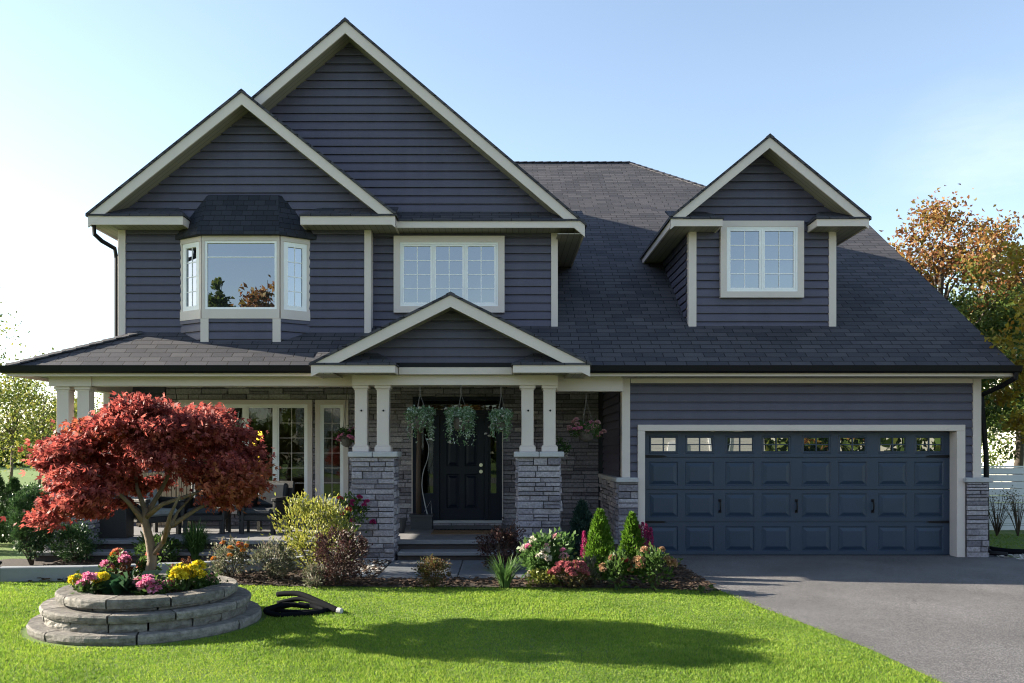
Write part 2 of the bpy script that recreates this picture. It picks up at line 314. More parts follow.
# ------------------------------------------------------------------ grass blades
def grass():
    pts = []
    for (d0, d1, dens) in ((5.9, 7.2, 7500), (7.2, 8.6, 6000), (8.6, 10.2, 4200), (10.2, 11.4, 3000), (11.4, 14.5, 1100)):
        x0 = -(VX + 40) * d1 / FPX; x1 = 560 * d1 / FPX
        k = int((x1 - x0) * (d1 - d0) * dens)
        x = rng.uniform(x0, x1, k); y = rng.uniform(d0, d1, k) - CAM_D
        keep = (x < drive_edge(y) + np.abs(rng.normal(0, .045, k)) - .01 + .03 * np.sin(y * 5.3) * np.sin(y * 2.1)) & ((y < bed_front(x) + rng.normal(0, .045, k) + .03 * np.sin(x * 6.1)) & ((x > -6.6) | (y < -2.6) | (y > 5)))
        keep &= ((x + 3.47)**2 + (y + 5.1)**2 > 1.12**2)
        pts.append(np.stack([x, y], 1)[keep])
    k = 9000                                                     # strip beyond the driveway on the right
    x = rng.uniform(7.9, 16, k); y = rng.uniform(.3, 3.6, k); pts.append(np.stack([x, y], 1)[x > 8.1])
    P = np.concatenate(pts); n_ = len(P)
    h = rng.uniform(.010, .024, n_) * (1 + .25 * np.sin(P[:, 0] * 2.1 + P[:, 1] * 1.3)); w = rng.uniform(.003, .0055, n_) * (1 + (P[:, 1] + 7.5).clip(0, 9) * .16)
    a = rng.uniform(0, 2 * np.pi, n_); b = rng.uniform(0, 2 * np.pi, n_); ln = rng.uniform(.2, 1.1, n_) * h
    V = np.zeros((n_, 3, 3)); V[:, 0, 0] = P[:, 0] + np.cos(a) * w; V[:, 0, 1] = P[:, 1] + np.sin(a) * w
    V[:, 1, 0] = P[:, 0] - np.cos(a) * w; V[:, 1, 1] = P[:, 1] - np.sin(a) * w
    V[:, 2, 0] = P[:, 0] + np.cos(b) * ln; V[:, 2, 1] = P[:, 1] + np.sin(b) * ln; V[:, 2, 2] = h
    me = bpy.data.meshes.new('grass'); me.vertices.add(n_ * 3); me.vertices.foreach_set('co', V.reshape(-1))
    me.loops.add(n_ * 3); me.loops.foreach_set('vertex_index', np.arange(n_ * 3, dtype=np.int32))
    me.polygons.add(n_); me.polygons.foreach_set('loop_start', np.arange(n_, dtype=np.int32) * 3)
    gm = leafmat('grass_blade', [(.12, .22, .021), (.172, .30, .028), (.22, .335, .036), (.30, .365, .07)], .5, .7)
    n, l = gm.node_tree.nodes, gm.node_tree.links
    t1 = noise(n, l, .9, 6, .65); t2 = noise(n, l, 7, 4, .7); r = [q for q in n if q.type == 'VALTORGB'][0]
    ra = ramp(n, [(.32, (.66, .72, .7)), (.5, (1, 1, 1)), (.7, (1.22, 1.12, 1.1))]); l.new(t1.outputs['Fac'], ra.inputs[0])
    rb = ramp(n, [(.3, (.75, .8, .8)), (.7, (1.15, 1.1, 1.1))]); l.new(t2.outputs['Fac'], rb.inputs[0])
    ma = n.new('ShaderNodeMixRGB'); ma.blend_type = 'MULTIPLY'; ma.inputs[0].default_value = 1; mb_ = n.new('ShaderNodeMixRGB'); mb_.blend_type = 'MULTIPLY'; mb_.inputs[0].default_value = 1
    l.new(ra.outputs[0], ma.inputs[1]); l.new(rb.outputs[0], ma.inputs[2]); l.new(r.outputs[0], mb_.inputs[1]); l.new(ma.outputs[0], mb_.inputs[2])
    l.new(mb_.outputs[0], n['Principled BSDF'].inputs['Base Color']); l.new(mb_.outputs[0], [q for q in n if q.type == 'BSDF_TRANSLUCENT'][0].inputs[0])
    me.update(calc_edges=True); me.materials.append(gm)
    tag(link('grass', me), kind='stuff')
grass()

# ------------------------------------------------------------------ HOUSE
HOUSE = thing('house', 'two storey dark blue grey house with taupe trim, stone pillars and navy garage door', 'house')
ZE, YE, MR = 3.0, -.5, .68
def RZ(y): return ZE + MR * (y - YE)
def clip_band(poly, z0, z1):
    def half(p, f):
        out = []
        for i in range(len(p)):
            a, b_ = p[i], p[(i + 1) % len(p)]; fa, fb = f(a), f(b_)
            if fa >= 0: out.append(a)
            if (fa > 0 and fb < 0) or (fa < 0 and fb > 0):
                t = fa / (fa - fb); out.append((a[0] + t*(b_[0]-a[0]), a[1] + t*(b_[1]-a[1])))
        return out
    p = half(poly, lambda q: q[1] - z0)
    return half(p, lambda q: z1 - q[1]) if len(p) > 2 else []
def siding(mb, poly, fr, course=.137, lip=.034, zbase=None):
    zs = [p[1] for p in poly]; z = min(zs) if zbase is None else zbase
    while z < max(zs):
        p0 = clip_band(poly, z + .0005, z + course)
        if len(p0) > 2:
            ua, ub = min(u for u, v in p0), max(u for u, v in p0); cuts = [ua]; q_ = ua + random.uniform(.4, 3.66)
            while q_ < ub - .3: cuts.append(q_); q_ += 3.66
            cuts.append(ub)
            for k in range(len(cuts) - 1):
                lp = lip + (.003 if k % 2 else 0) + random.uniform(-.001, .001)
                seg = [(v, u) for u, v in clip_band([(v, u) for u, v in poly], cuts[k], cuts[k+1])] if len(cuts) > 2 else poly
                seg = [(u, v) for u, v in seg]
                p = clip_band(seg, z + .0005, z + course)
                if len(p) < 3: continue
                # Dutch-lap profile: lower two thirds bulge out, upper third tucks in
                for (a, b_, d0, d1) in ((0, .18, lp, lp), (.18, .72, lp, lp * .75), (.72, .905, lp * .75, lp * .45), (.905, 1, .003, .002)):
                    q = clip_band(seg, z + a * course + .0005 * (a == 0), z + b_ * course)
                    if len(q) > 2: mb.add([fr(u, v, d0 + (d1 - d0) * (v - z - a * course) / ((b_ - a) * course)) for u, v in q], [list(range(len(q)))])
                us = [u for u, v in p if abs(v - (z + .0005)) < 1e-6]
                if len(us) >= 2: mb.add([fr(min(us), z, 0), fr(max(us), z, 0), fr(max(us), z + .0005, lp), fr(min(us), z + .0005, lp)], [(0, 1, 2, 3)])
        z += course
def rect_minus(x0, x1, z0, z1, holes):
    xs = sorted({x0, x1} | {min(max(v, x0), x1) for h in holes for v in h[:2]}); zs = sorted({z0, z1} | {min(max(v, z0), z1) for h in holes for v in h[2:]})
    out = []
    for i in range(len(xs) - 1):
        for j in range(len(zs) - 1):
            cx, cz = (xs[i] + xs[i+1]) / 2, (zs[j] + zs[j+1]) / 2
            if not any(h[0] < cx < h[1] and h[2] < cz < h[3] for h in holes): out.append((xs[i], xs[i+1], zs[j], zs[j+1]))
    return out
def ledge(mb, fr, u0, u1, z0, z1, holes=(), hmin=.06, hmax=.115, mi=0, lmin=.15, lmax=.52):
    z = z0
    while z < z1 - .01:
        h = random.uniform(hmin, hmax); 
        if z + h > z1 - .03: h = z1 - z
        spans = [(u0, u1)]
        for (a, b_, c, d) in holes:
            if c < z + h * .6 and d > z + h * .4:
                spans = [q for (s, e) in spans for q in ((s, min(e, a)), (max(s, b_), e)) if q[1] - q[0] > .01]
        for (s, e) in spans:
            u = s
            while u < e - 1e-4:
                w = random.uniform(lmin, lmax)
                if u + w > e - lmin * .7: w = e - u
                splits = [(z, z + h)] if random.random() > .22 or h < .09 else [(z, z + h * .5), (z + h * .5, z + h)]
                for (a, b_) in splits:
                    d = random.uniform(.012, .055); g = .005; j = lambda: random.uniform(-.004, .004)
                    q = [(u + g, a + g), (u + w - g, a + g), (u + w - g, b_ - g), (u + g, b_ - g)]
                    cx, cz = u + w/2, (a + b_) / 2
                    vs = [fr(x, y, 0) for x, y in q] + [fr(x, y, d * .75) for x, y in q] + [fr(x + (cx-x)*.06 + j(), y + (cz-y)*.22 + j() * .6, d + j()) for x, y in q]
                    mb.add(vs, [(0,1,5,4),(1,2,6,5),(2,3,7,6),(3,0,4,7),(4,5,9,8),(5,6,10,9),(6,7,11,10),(7,4,8,11),(8,9,10,11)], mi)
                u += w
        z += h
def hp(name, mb, m, label=None, parent=HOUSE, **k): return mb.build(name, m, parent, label=label, **k)

# --- main roof, one front slope over porch and garage
XR, XL = 7.88, -7.57
YG, YM = 6.5, 8.57; ZG, ZM = RZ(YG), RZ(YM)
HIPX = -5.9; YW1, YW2 = .45, .65
th = (0, 0, -.05)
mb = MB(); mb.prism([(XL, YE, ZE), (XR, YE, ZE), (XR, YG, ZG), (5.25, YG, ZG), (3.36, YM, ZM), (-4.2, YM, ZM), (HIPX, YW1, RZ(YW1))], th); hp('main_roof', mb, M['shingle'])
mb = MB(); mb.prism([(XL, YE, ZE), (HIPX, YW1, RZ(YW1)), (HIPX, 3.2, RZ(YW1)), (XL, 3.2, ZE)], th); hp('porch_side_roof', mb, M['shingle'])
mb = MB(); mb.prism([(3.36, YM, ZM), (5.25, YG, ZG), (5.25, 10.6, ZG)], th); hp('hip_roof', mb, M['shingle'])
mb = MB(); mb.prism([(5.25, YG, ZG), (XR, YG, ZG), (XR, 13.5, ZE), (5.25, 13.5, ZE)], th); mb.prism([(-4.2, YM, ZM), (3.36, YM, ZM), (5.25, 10.6, ZG), (5.25, 17.5, ZE), (-6.56, 17.5, ZE)], th); hp('rear_roof', mb, M['shingle'])
mb = MB(); mb.prism([(-6.56, 3.6, 5.47), (-4.2, YM, ZM), (-6.56, 13.5, 5.47)], th); hp('side_roof', mb, M['shingle'])
# ridge and hip caps
def ridge_cap(a, b_, name='ridge_cap', w=.12, dr=.045):
    a, b_ = np.array(a), np.array(b_); t = b_ - a; L = np.linalg.norm(t); t /= L; sd = np.cross(t, (0, 0, 1.)); sd /= np.linalg.norm(sd)
    k = int(L / .2); mb = MB()
    for i in range(k):
        p, q = a + t * L * i / k, a + t * (L * (i + 1) / k + .02)
        z0, z1 = .012 + .0, .024
        vs = [p + sd*w - (0,0,dr-z1), p + (0,0,z1), p - sd*w - (0,0,dr-z1), q + sd*w - (0,0,dr-z0), q + (0,0,z0), q - sd*w - (0,0,dr-z0)]
        lo = [v - np.array((0, 0, .02)) for v in vs]
        mb.add(vs + lo, [(0,1,4,3),(1,2,5,4),(0,6,7,1),(1,7,8,2),(0,3,9,6),(2,8,11,5)])
    hp(name, mb, M['shingle'])
ridge_cap((5.25, YG, ZG), (3.36, YM, ZM)); ridge_cap((3.36, YM, ZM), (-4.2, YM, ZM)); ridge_cap((XL, YE, ZE), (HIPX, YW1, RZ(YW1)))
# gutters, fascia and frieze under the long eave
for a, b_ in ((XL - .05, -2.72), (1.30, XR + .05)):
    mb = MB(); prof = [(-.62, 2.985), (-.60, 2.90), (-.57, 2.875), (-.505, 2.875), (-.505, 2.985)]
    mb.prism([(a, y, z) for y, z in prof], (b_ - a, 0, 0)); hp('gutter', mb, M['gutter'])
mb = MB(); mb.prism([(XL - .11, -.5, 2.985), (XL - .09, -.5, 2.90), (XL - .06, -.5, 2.875), (XL - .002, -.5, 2.875), (XL - .002, -.5, 2.985)], (0, 3.6, 0)); hp('gutter', mb, M['gutter'])
for a, b_ in ((XL + .03, -2.7), (1.28, XR - .01)): hp('eave_fascia', MB().box(a, b_, -.50, -.47, 2.83, 2.945), M['trim'])
hp('eave_soffit', MB().box(1.9, XR - .03, -.468, .02, 2.832, 2.85), M['soffit']); hp('eave_fascia', MB().box(XL + .05, XL + .08, -.468, 2.9, 2.832, 2.93), M['trim'])
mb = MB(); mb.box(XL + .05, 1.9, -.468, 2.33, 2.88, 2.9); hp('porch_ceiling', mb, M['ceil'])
mb = MB(); mb.prism([(XR - .02, YE, ZE - .055), (XR - .02, YG, ZG - .055), (XR - .02, YG, ZG - .24), (XR - .02, YE, ZE - .16)], (.03, 0, 0)); hp('rake_board', mb, M['trim'])
mb = MB(); mb.prism([(7.6, YE + .02, ZE - .17), (7.6, YG, ZG - .22), (7.6, YG, ZG - .235), (7.6, YE + .02, ZE - .185)], (.26, 0, 0)); hp('soffit', mb, M['soffit_rake'])

# --- gable builder
def gable(xc, za, half, pitch, yf, yw, yb, hv, xw0, xw1, eaves=(True, True), left=None):
    zt = za - pitch * half; c = math.cos(math.atan(pitch)); tk = .035 / c
    mb = MB()
    full = half
    for s in (-1, 1):
        half = left if (left and s < 0) else full
        o = .03; xt = xc + s * (half + o); z2 = za - pitch * (half + o)
        mb.prism([(xc, yf - .025, za + .01), (xt, yf - .025, z2 + .01), (xt, yf - .025, z2 + .01 - tk), (xc, yf - .025, za + .01 - tk)], (0, yb - yf + .025, 0))
    hp('gable_roof', mb, M['shingle'])
    for s in (-1, 1):
        half = left if (left and s < 0) else full
        mb = MB(); t = za + .01 - tk - .002
        mb.prism([(xc, yf, t), (xc + s*half, yf, t - pitch*half), (xc + s*half, yf, t - pitch*half - hv), (xc, yf, t - hv)], (0, .03, 0)); hp('rake_board', mb, M['trim'])
        mb = MB(); t2 = za - hv + .012
        mb.prism([(xc, yf + .03, t2), (xc + s*(half - .012), yf + .03, t2 - pitch*(half - .012)), (xc + s*(half - .012), yf + .03, t2 - pitch*(half - .012) - .012), (xc, yf + .03, t2 - .012)], (0, yw - yf - .03, 0)); hp('soffit', mb, M['soffit_rake'])
        if eaves[0 if s < 0 else 1]:
            xt = xc + s * half; xw = xw0 if s < 0 else xw1
            mb = MB(); mb.box(min(xt, xt - s*.025), max(xt, xt - s*.025), yf + .031, yb, zt - hv + .0, zt - tk - .002); hp('eave_fascia', mb, M['trim'])
            mb = MB(); a, b_ = sorted((xt - s*.026, xw)); mb.box(a, b_, yf + .031, yb, zt - hv + .012, zt - hv + .026); hp('soffit', mb, M['soffit'])
    ridge_cap((xc, yf - .02, za - .004), (xc, min(yb, yf + 2.5), za - .004), w=.07, dr=.07 * pitch)
    return zt
def pent(x0, x1, yf, yw, zt, zb, rise, hip=0):                  # x0 outer end, x1 inner end of an eave return
    s = 1 if x1 > x0 else -1; e = .012
    mb = MB()
    top = [(x0, yf - .02, zt), (x1 + s*.02, yf - .02, zt), (x1 - s*hip, yw + .03, zt + rise), (x0, yw + .03, zt + rise)]
    mb.prism(top, (0, 0, -.025))
    if hip: mb.prism([(x1 + s*.02, yf - .02, zt), (x1 + s*.02, yw + .03, zt), (x1 - s*hip, yw + .03, zt + rise)], (0, 0, -.025))
    hp('return_roof', mb, M['shingle'])
    mb = MB(); a, b_ = sorted((x0, x1)); mb.box(a, b_, yf + .003, yf + .03, zb, zt - .027)
    if hip: mb.box(min(x1, x1 - s*.025), max(x1, x1 - s*.025), yf + .031, yw, zb + .002, zt - .027)
    hp('eave_fascia', mb, M['trim'])
    mb = MB(); mb.box(a + .01, b_ - (.026 if s > 0 else 0) , yf + .031, yw + .02, zb + .012, zb + .026); hp('soffit', mb, M['soffit'])
def gable_wall(poly, y, name='siding_wall', **k):
    mb = MB(); siding(mb, poly, FR(y), **k)
    mb.prism([(u, y + .004, v) for u, v in poly], (0, .1, 0)); return hp(name, mb, M['siding'])
def corner(x0, x1, y, z0, z1, dep=.12, name='corner_board'):
    mb = MB(); mb.box(x0, x1, y - .05, y + dep, z0, z1); return hp(name, mb, M['trim'], bevel=.004)

# main big gable
g = dict(xc=-2.5, za=8.66, half=3.87, pitch=.85)
zt = gable(**g, yf=.22, yw=YW2, yb=8.2, hv=.19, xw0=-5.97, xw1=.93, eaves=(False, True), left=1.5)
def under(x, g, hv): return g['za'] - hv - g['pitch'] * abs(x - g['xc'])
gable_wall([(-5.97, 3.6), (.93, 3.6), (.93, under(.93, g, .19)), (g['xc'], under(g['xc'], g, .19)), (-5.97, under(-5.97, g, .19))], YW2)
pent(1.37, -1.70, .22, YW2, 5.42, 5.29, .27)
corner(.85, .96, YW2, RZ(YW2) - .1, 5.30, .12)
# its right side wall
mb = MB(); siding(mb, [(.69, 3.6), (6.5, 3.6), (6.5, 5.31), (.69, 5.31)], FRAME((.93, 0), (0, 1), (1, 0))); mb.box(.8, .926, .7, 6.5, 3.3, 5.31); hp('siding_wall', mb, M['siding'])
# left lower gable
g2 = dict(xc=-4.115, za=7.43, half=2.445, pitch=.80)
gable(**g2, yf=.03, yw=YW1, yb=7.2, hv=.19, xw0=-6.22, xw1=-2.12)
gable_wall([(-6.22, 3.45), (-2.12, 3.45), (-2.12, under(-2.12, g2, .19)), (g2['xc'], under(g2['xc'], g2, .19)), (-6.22, under(-6.22, g2, .19))], YW1)
pent(-6.56, -5.05, .03, YW1, 5.45, 5.29, .25, .25); pent(-1.67, -3.18, .03, YW1, 5.45, 5.29, .25, .25)
corner(-6.25, -6.13, YW1, 3.5, 5.30, .12); corner(-2.22, -2.11, YW1, RZ(YW1) - .1, 5.30, .23)
mb = MB(); siding(mb, [(-10, 3.0), (-.46, 3.0), (-.46, 5.3), (-10, 5.3)], FRAME((-6.22, 0), (0, -1), (-1, 0))); mb.box(-6.21, -6.1, .58, 10, 2.9, 5.3); hp('siding_wall', mb, M['siding'])
# dormer
g3 = dict(xc=4.35, za=6.78, half=1.6, pitch=.82)
gable(**g3, yf=.2, yw=.65, yb=5.4, hv=.17, xw0=3.15, xw1=5.56)
gable_wall([(3.15, 3.7), (5.56, 3.7), (5.56, under(5.56, g3, .17)), (4.35, under(4.35, g3, .17)), (3.15, under(3.15, g3, .17))], .65, 'dormer_wall')
pent(2.75, 3.59, .2, .65, 5.45, 5.31, .24, .22); pent(5.95, 5.11, .2, .65, 5.45, 5.31, .24, .22)
corner(3.13, 3.26, .65, 3.72, 5.33); corner(5.46, 5.58, .65, 3.72, 5.33)
for xx, sgn in ((3.15, -1), (5.56, 1)):
    mb = MB(); siding(mb, [(-3.4 if sgn < 0 else .7, 3.8), (-.7 if sgn < 0 else 3.4, 3.8), (-.7 if sgn < 0 else 3.4, 5.33), (-3.4 if sgn < 0 else .7, 5.33)], FRAME((xx, 0), (0, sgn), (sgn, 0)))
    mb.box(min(xx, xx - sgn*.08) + .003, max(xx, xx - sgn*.08) - .003, .76, 3.4, 3.5, 5.33); hp('dormer_wall', mb, M['siding'])
# entry gable
g4 = dict(xc=-.725, za=4.0, half=2.045, pitch=.5)
gable(**g4, yf=-1.05, yw=-.6, yb=.66, hv=.17, xw0=-2.45, xw1=1.0)
gable_wall([(-2.3, 3.02), (.85, 3.02), (.85, under(.85, g4, .17)), (-.725, under(-.725, g4, .17)), (-2.3, under(-2.3, g4, .17))], -.6, zbase=2.98)
pent(-2.77, -1.54, -1.05, -.6, 2.97, 2.835, .22, .35); pent(1.32, .19, -1.05, -.6, 2.97, 2.835, .22, .35)
mb = MB(); mb.box(-1.53, .18, -.66, -.58, 2.955, 3.02); hp('flashing', mb, M['gutter'])
mb = MB(); mb.box(-1.53, .18, -.65, -.58, 2.845, 2.952); hp('eave_fascia', mb, M['trim'])

# --- garage walls
gz1 = 2.84
DX0, DX1, DZ1 = 2.294, 7.228, 1.97 + .03
mb = MB()
for (a, b_, c, d) in ((1.94, DX0, .0, gz1), (DX1, 7.61, .0, gz1)): siding(mb, [(a, c), (b_, c), (b_, d), (a, d)], FR(0), zbase=0)
siding(mb, [(DX0, DZ1), (DX1, DZ1), (DX1, gz1), (DX0, gz1)], FR(0), zbase=-.0 + .137 * int(DZ1 / .137))
mb.box(1.95, DX0 - .01, .004, .3, 0, gz1); mb.box(DX1 + .01, 7.6, .004, .3, 0, gz1); mb.box(DX0 - .009, DX1 + .009, .004, .3, DZ1 + .01, gz1 - .002); hp('garage_wall', mb, M['siding'])
corner(1.93, 2.06, 0, 1.26, gz1, .12); corner(7.49, 7.62, 0, 1.26, gz1, .12)
mb = MB(); mb.box(2.07, 7.48, -.05, .0, 2.76, gz1 - .002); hp('frieze_board', mb, M['trim'])
mb = MB(); siding(mb, [(-2.3, 0), (-.13, 0), (-.13, 2.9), (-2.3, 2.9)], FRAME((1.94, 0), (0, -1), (-1, 0))); mb.box(1.945, 2.05, .31, 2.3, 0, 2.9); hp('garage_wall', mb, M['siding'])
mb = MB(); siding(mb, [(.13, 0), (13.3, 0), (13.3, 3.0), (YG, ZG - .3), (.13, 3.2)], FRAME((7.61, 0), (0, 1), (1, 0))); hp('garage_wall', mb, M['siding'])
# garage stone bases with caps
def stone_base(x0, x1, z1, yf, left=False, right=False, yb=2.3):
    mb = MB(); mb.box(x0 + .02, x1 - (.02 if right else 0), yf + .02, .25, 0, z1 - .004, 1)
    ledge(mb, FR(yf + .02), x0, x1, 0, z1)
    if left: ledge(mb, FRAME((x0 + .02, 0), (0, -1), (-1, 0)), -yb, -(yf + .02), 0, z1); mb.box(x0 + .02, 2.0, .25, yb, 0, z1 - .006, 1)
    if right: ledge(mb, FRAME((x1 - .02, 0), (0, 1), (1, 0)), yf + .02, .6, 0, z1)
    hp('stone_base', mb, [M['stone'], M['mortar']])
    mb = MB(); mb.box(x0 - .04, x1 + (.05 if right else 0), yf - .06, yb if left else .6, z1, z1 + .075); hp('stone_cap', mb, M['cap'], bevel=.01)
stone_base(1.86, 2.178, 1.19, -.10, left=True); stone_base(7.362, 7.70, 1.19, -.10, right=True)
# garage door casing
mb = MB(); mb.box(2.18, DX0, -.065, .22, 0, DZ1); mb.box(DX1, 7.36, -.065, .22, 0, DZ1); mb.box(2.18, 7.36, -.065, .22, DZ1 + .001, 2.10); hp('garage_casing', mb, M['trim'], bevel=.005)
# garage door with 8 x 4 cells
yd = .16
def nest(mb, fr, x0, x1, z0, z1, steps):                         # nested rectangles: (inset, depth)
    prev = None
    for ins, d in [(0, 0)] + steps:
        r = [fr(x0 + ins, z0 + ins, d), fr(x1 - ins, z0 + ins, d), fr(x1 - ins, z1 - ins, d), fr(x0 + ins, z1 - ins, d)]
        if prev: mb.add(prev + r, [(0,1,5,4),(1,2,6,5),(2,3,7,6),(3,0,4,7)])
        prev = r
    mb.add(prev, [(0, 1, 2, 3)])
fr = FR(yd); cells = []
pw = .465; gp, gb = .118, .18
tot = 8 * pw + 4 * gp + 3 * gb; x = DX0 + (DX1 - DX0 - tot) / 2
for k in range(8):
    cells.append((x, x + pw)); x += pw + (gp if k % 2 == 0 else gb)
rows = [(.075, .47), (.62, 1.0), (1.13, 1.51), (1.645, 1.93)]
seam = [.012, .545, 1.065, 1.578, DZ1 - .005]
mb = MB()
for k in range(4):
    s0, s1 = seam[k] + .004, seam[k+1] - .004
    xs = [DX0 + .003] + [v for c in cells for v in c] + [DX1 - .003]; zs = [s0, rows[k][0], rows[k][1], s1]
    for i in range(len(xs) - 1):
        for j in range(3):
            if j == 1 and i % 2 == 1:
                if k < 3: nest(mb, fr, xs[i], xs[i+1], zs[1], zs[2], [(.012, -.014), (.022, -.014), (.075, .004)])
                else: nest(mb, fr, xs[i], xs[i+1], zs[1], zs[2], [(.012, .012), (.03, .012), (.036, -.02)])
            else: mb.add([fr(xs[i], zs[j], 0), fr(xs[i+1], zs[j], 0), fr(xs[i+1], zs[j+1], 0), fr(xs[i], zs[j+1], 0)], [(0, 1, 2, 3)])
    for zz in (s0, s1): mb.add([fr(xs[0], zz, 0), fr(xs[-1], zz, 0), fr(xs[-1], zz, -.02), fr(xs[0], zz, -.02)], [(0, 1, 2, 3)])
mb.box(DX0 + .003, DX1 - .003, yd + .035, yd + .06, .012, DZ1)
GD = hp('garage_door', mb, M['navy'])
for (a, b_) in cells:
    z0, z1 = rows[3]; mb = MB(); mb.fbox(fr, a + .037, b_ - .037, z0 + .037, z1 - .037, -.019, -.012, 0)
    cx, cz = (a + b_) / 2, (z0 + z1) / 2
    mb.fbox(fr, cx - .009, cx + .009, z0 + .036, z1 - .036, -.011, .004, 1); mb.fbox(fr, a + .036, b_ - .036, cz - .008, cz + .008, -.0115, .0035, 1)
    hp('window_pane', mb, [M['glass'], M['navy']], parent=GD)
for k in (1, 3, 5):
    cx = (cells[k][1] + cells[k+1][0]) / 2; mb = MB()
    mb.tube([fr(cx, .72, .008), fr(cx, .74, .04), fr(cx, .80, .05), fr(cx, .86, .04), fr(cx, .88, .008)], [.014, .011, .012, .011, .014], 6)
    mb.fbox(fr, cx - .022, cx + .022, .69, .735, .001, .012); mb.fbox(fr, cx - .022, cx + .022, .865, .91, .001, .012); hp('handle', mb, M['black'], parent=GD)
for zz in (.545, 1.6):
    for s in (0, 1):
        mb = MB(); a = DX0 + .01 if s == 0 else DX1 - .01; d = .38 if s == 0 else -.38
        p = [fr(a, zz - .022, .004), fr(a + d*.85, zz - .014, .004), fr(a + d, zz, .004), fr(a + d*.85, zz + .014, .004), fr(a, zz + .022, .004)]
        mb.prism(p, (0, -.01, 0)); hp('hinge_strap', mb, M['black'], parent=GD)
mb = MB(); mb.box(DX0, DX1, yd - .01, yd + .05, .009, .02); hp('door_seal', mb, M['black'])

# --- windows
def window(fr, u0, u1, z0, z1, tw, sashes, cols, rows_, glass='glass', gap=.025, name='window', sill=0, casing=True):
    mb = MB()
    if casing:
        for q in ((u0, u1, z1 - tw, z1), (u0, u0 + tw, z0 + tw, z1 - tw), (u1 - tw, u1, z0 + tw, z1 - tw), (u0, u1, z0, z0 + tw)): mb.fbox(fr, *q, -.02, .06)
    else: tw = 0
    if not casing: mb.fbox(fr, u0, u1, z0 - .001, z0 + .004, .0, .02)
    W = hp(name, mb, M['trim'])
    a, b_, c, d = u0 + tw + .001, u1 - tw - .001, z0 + tw + .001, z1 - tw - .001
    mb = MB(); f = .03
    for q in ((a, b_, d - f, d), (a, b_, c, c + f), (a, a + f, c + f, d - f), (b_ - f, b_, c + f, d - f)): mb.fbox(fr, *q, .0, .048)
    tots = sum(sashes); w = (b_ - a - 2 * f - gap * (len(sashes) - 1)) / tots; x = a + f
    for k, sh in enumerate(sashes):
        x1 = x + w * sh
        if k < len(sashes) - 1: mb.fbox(fr, x1, x1 + gap, c + f, d - f, .0, .046)
        sf = .032; s0, s1, t0, t1 = x + .002, x1 - .002, c + f + .002, d - f - .002
        if isinstance(cols, (list, tuple)): cc = cols[k]
        else: cc = cols
        m2 = MB()
        for q in ((s0, s1, t1 - sf, t1), (s0, s1, t0, t0 + sf), (s0, s0 + sf, t0 + sf, t1 - sf), (s1 - sf, s1, t0 + sf, t1 - sf)): m2.fbox(fr, *q, .012, .040)
        hp('sash', m2, M['white'], parent=W)
        m2 = MB(); jj = [random.uniform(-.003, .003) for _ in range(4)]; cs = ((s0 + sf, t0 + sf), (s1 - sf, t0 + sf), (s1 - sf, t1 - sf), (s0 + sf, t1 - sf))
        m2.add([fr(u, v, .013 + d_) for (u, v), d_ in zip(cs, jj)] + [fr(u, v, .018 + d_) for (u, v), d_ in zip(cs, jj)], [(3,2,1,0),(4,5,6,7),(0,1,5,4),(1,2,6,5),(2,3,7,6),(3,0,4,7)]); hp('pane', m2, M[glass], parent=W)
        if cc:
            m2 = MB(); g_ = .0045 if 'porch' in glass else .007
            for i in range(1, cc): u = s0 + sf + (s1 - s0 - 2*sf) * i / cc; m2.fbox(fr, u - g_, u + g_, t0 + sf, t1 - sf, .0225, .027)
            for j in range(1, rows_): v = t0 + sf + (t1 - t0 - 2*sf) * j / rows_; m2.fbox(fr, s0 + sf, s1 - sf, v - g_, v + g_, .0225, .0265)
            hp('grille', m2, M['trim' if 'porch' in glass else 'white'], parent=W)
        x = x1 + gap
    hp('frame', mb, M['white'], parent=W)
    if sill: mb = MB(); mb.fbox(fr, u0 - .03, u1 + .03, z0 - sill, z0 - .001, -.02, .09); hp('sill', mb, M['trim'], parent=W)
    return W
f1 = FR(YW2 - .042)
window(f1, X(394, .6), X(504.5, .6), Z(313, .6), Z(236.5, .6), .105, [1, 1, 1], 2, 4)
f2 = FR(.608); window(f2, X(720, .6), X(803, .6), Z(298, .6), Z(221.5, .6), .10, [1, 1], 2, 4)
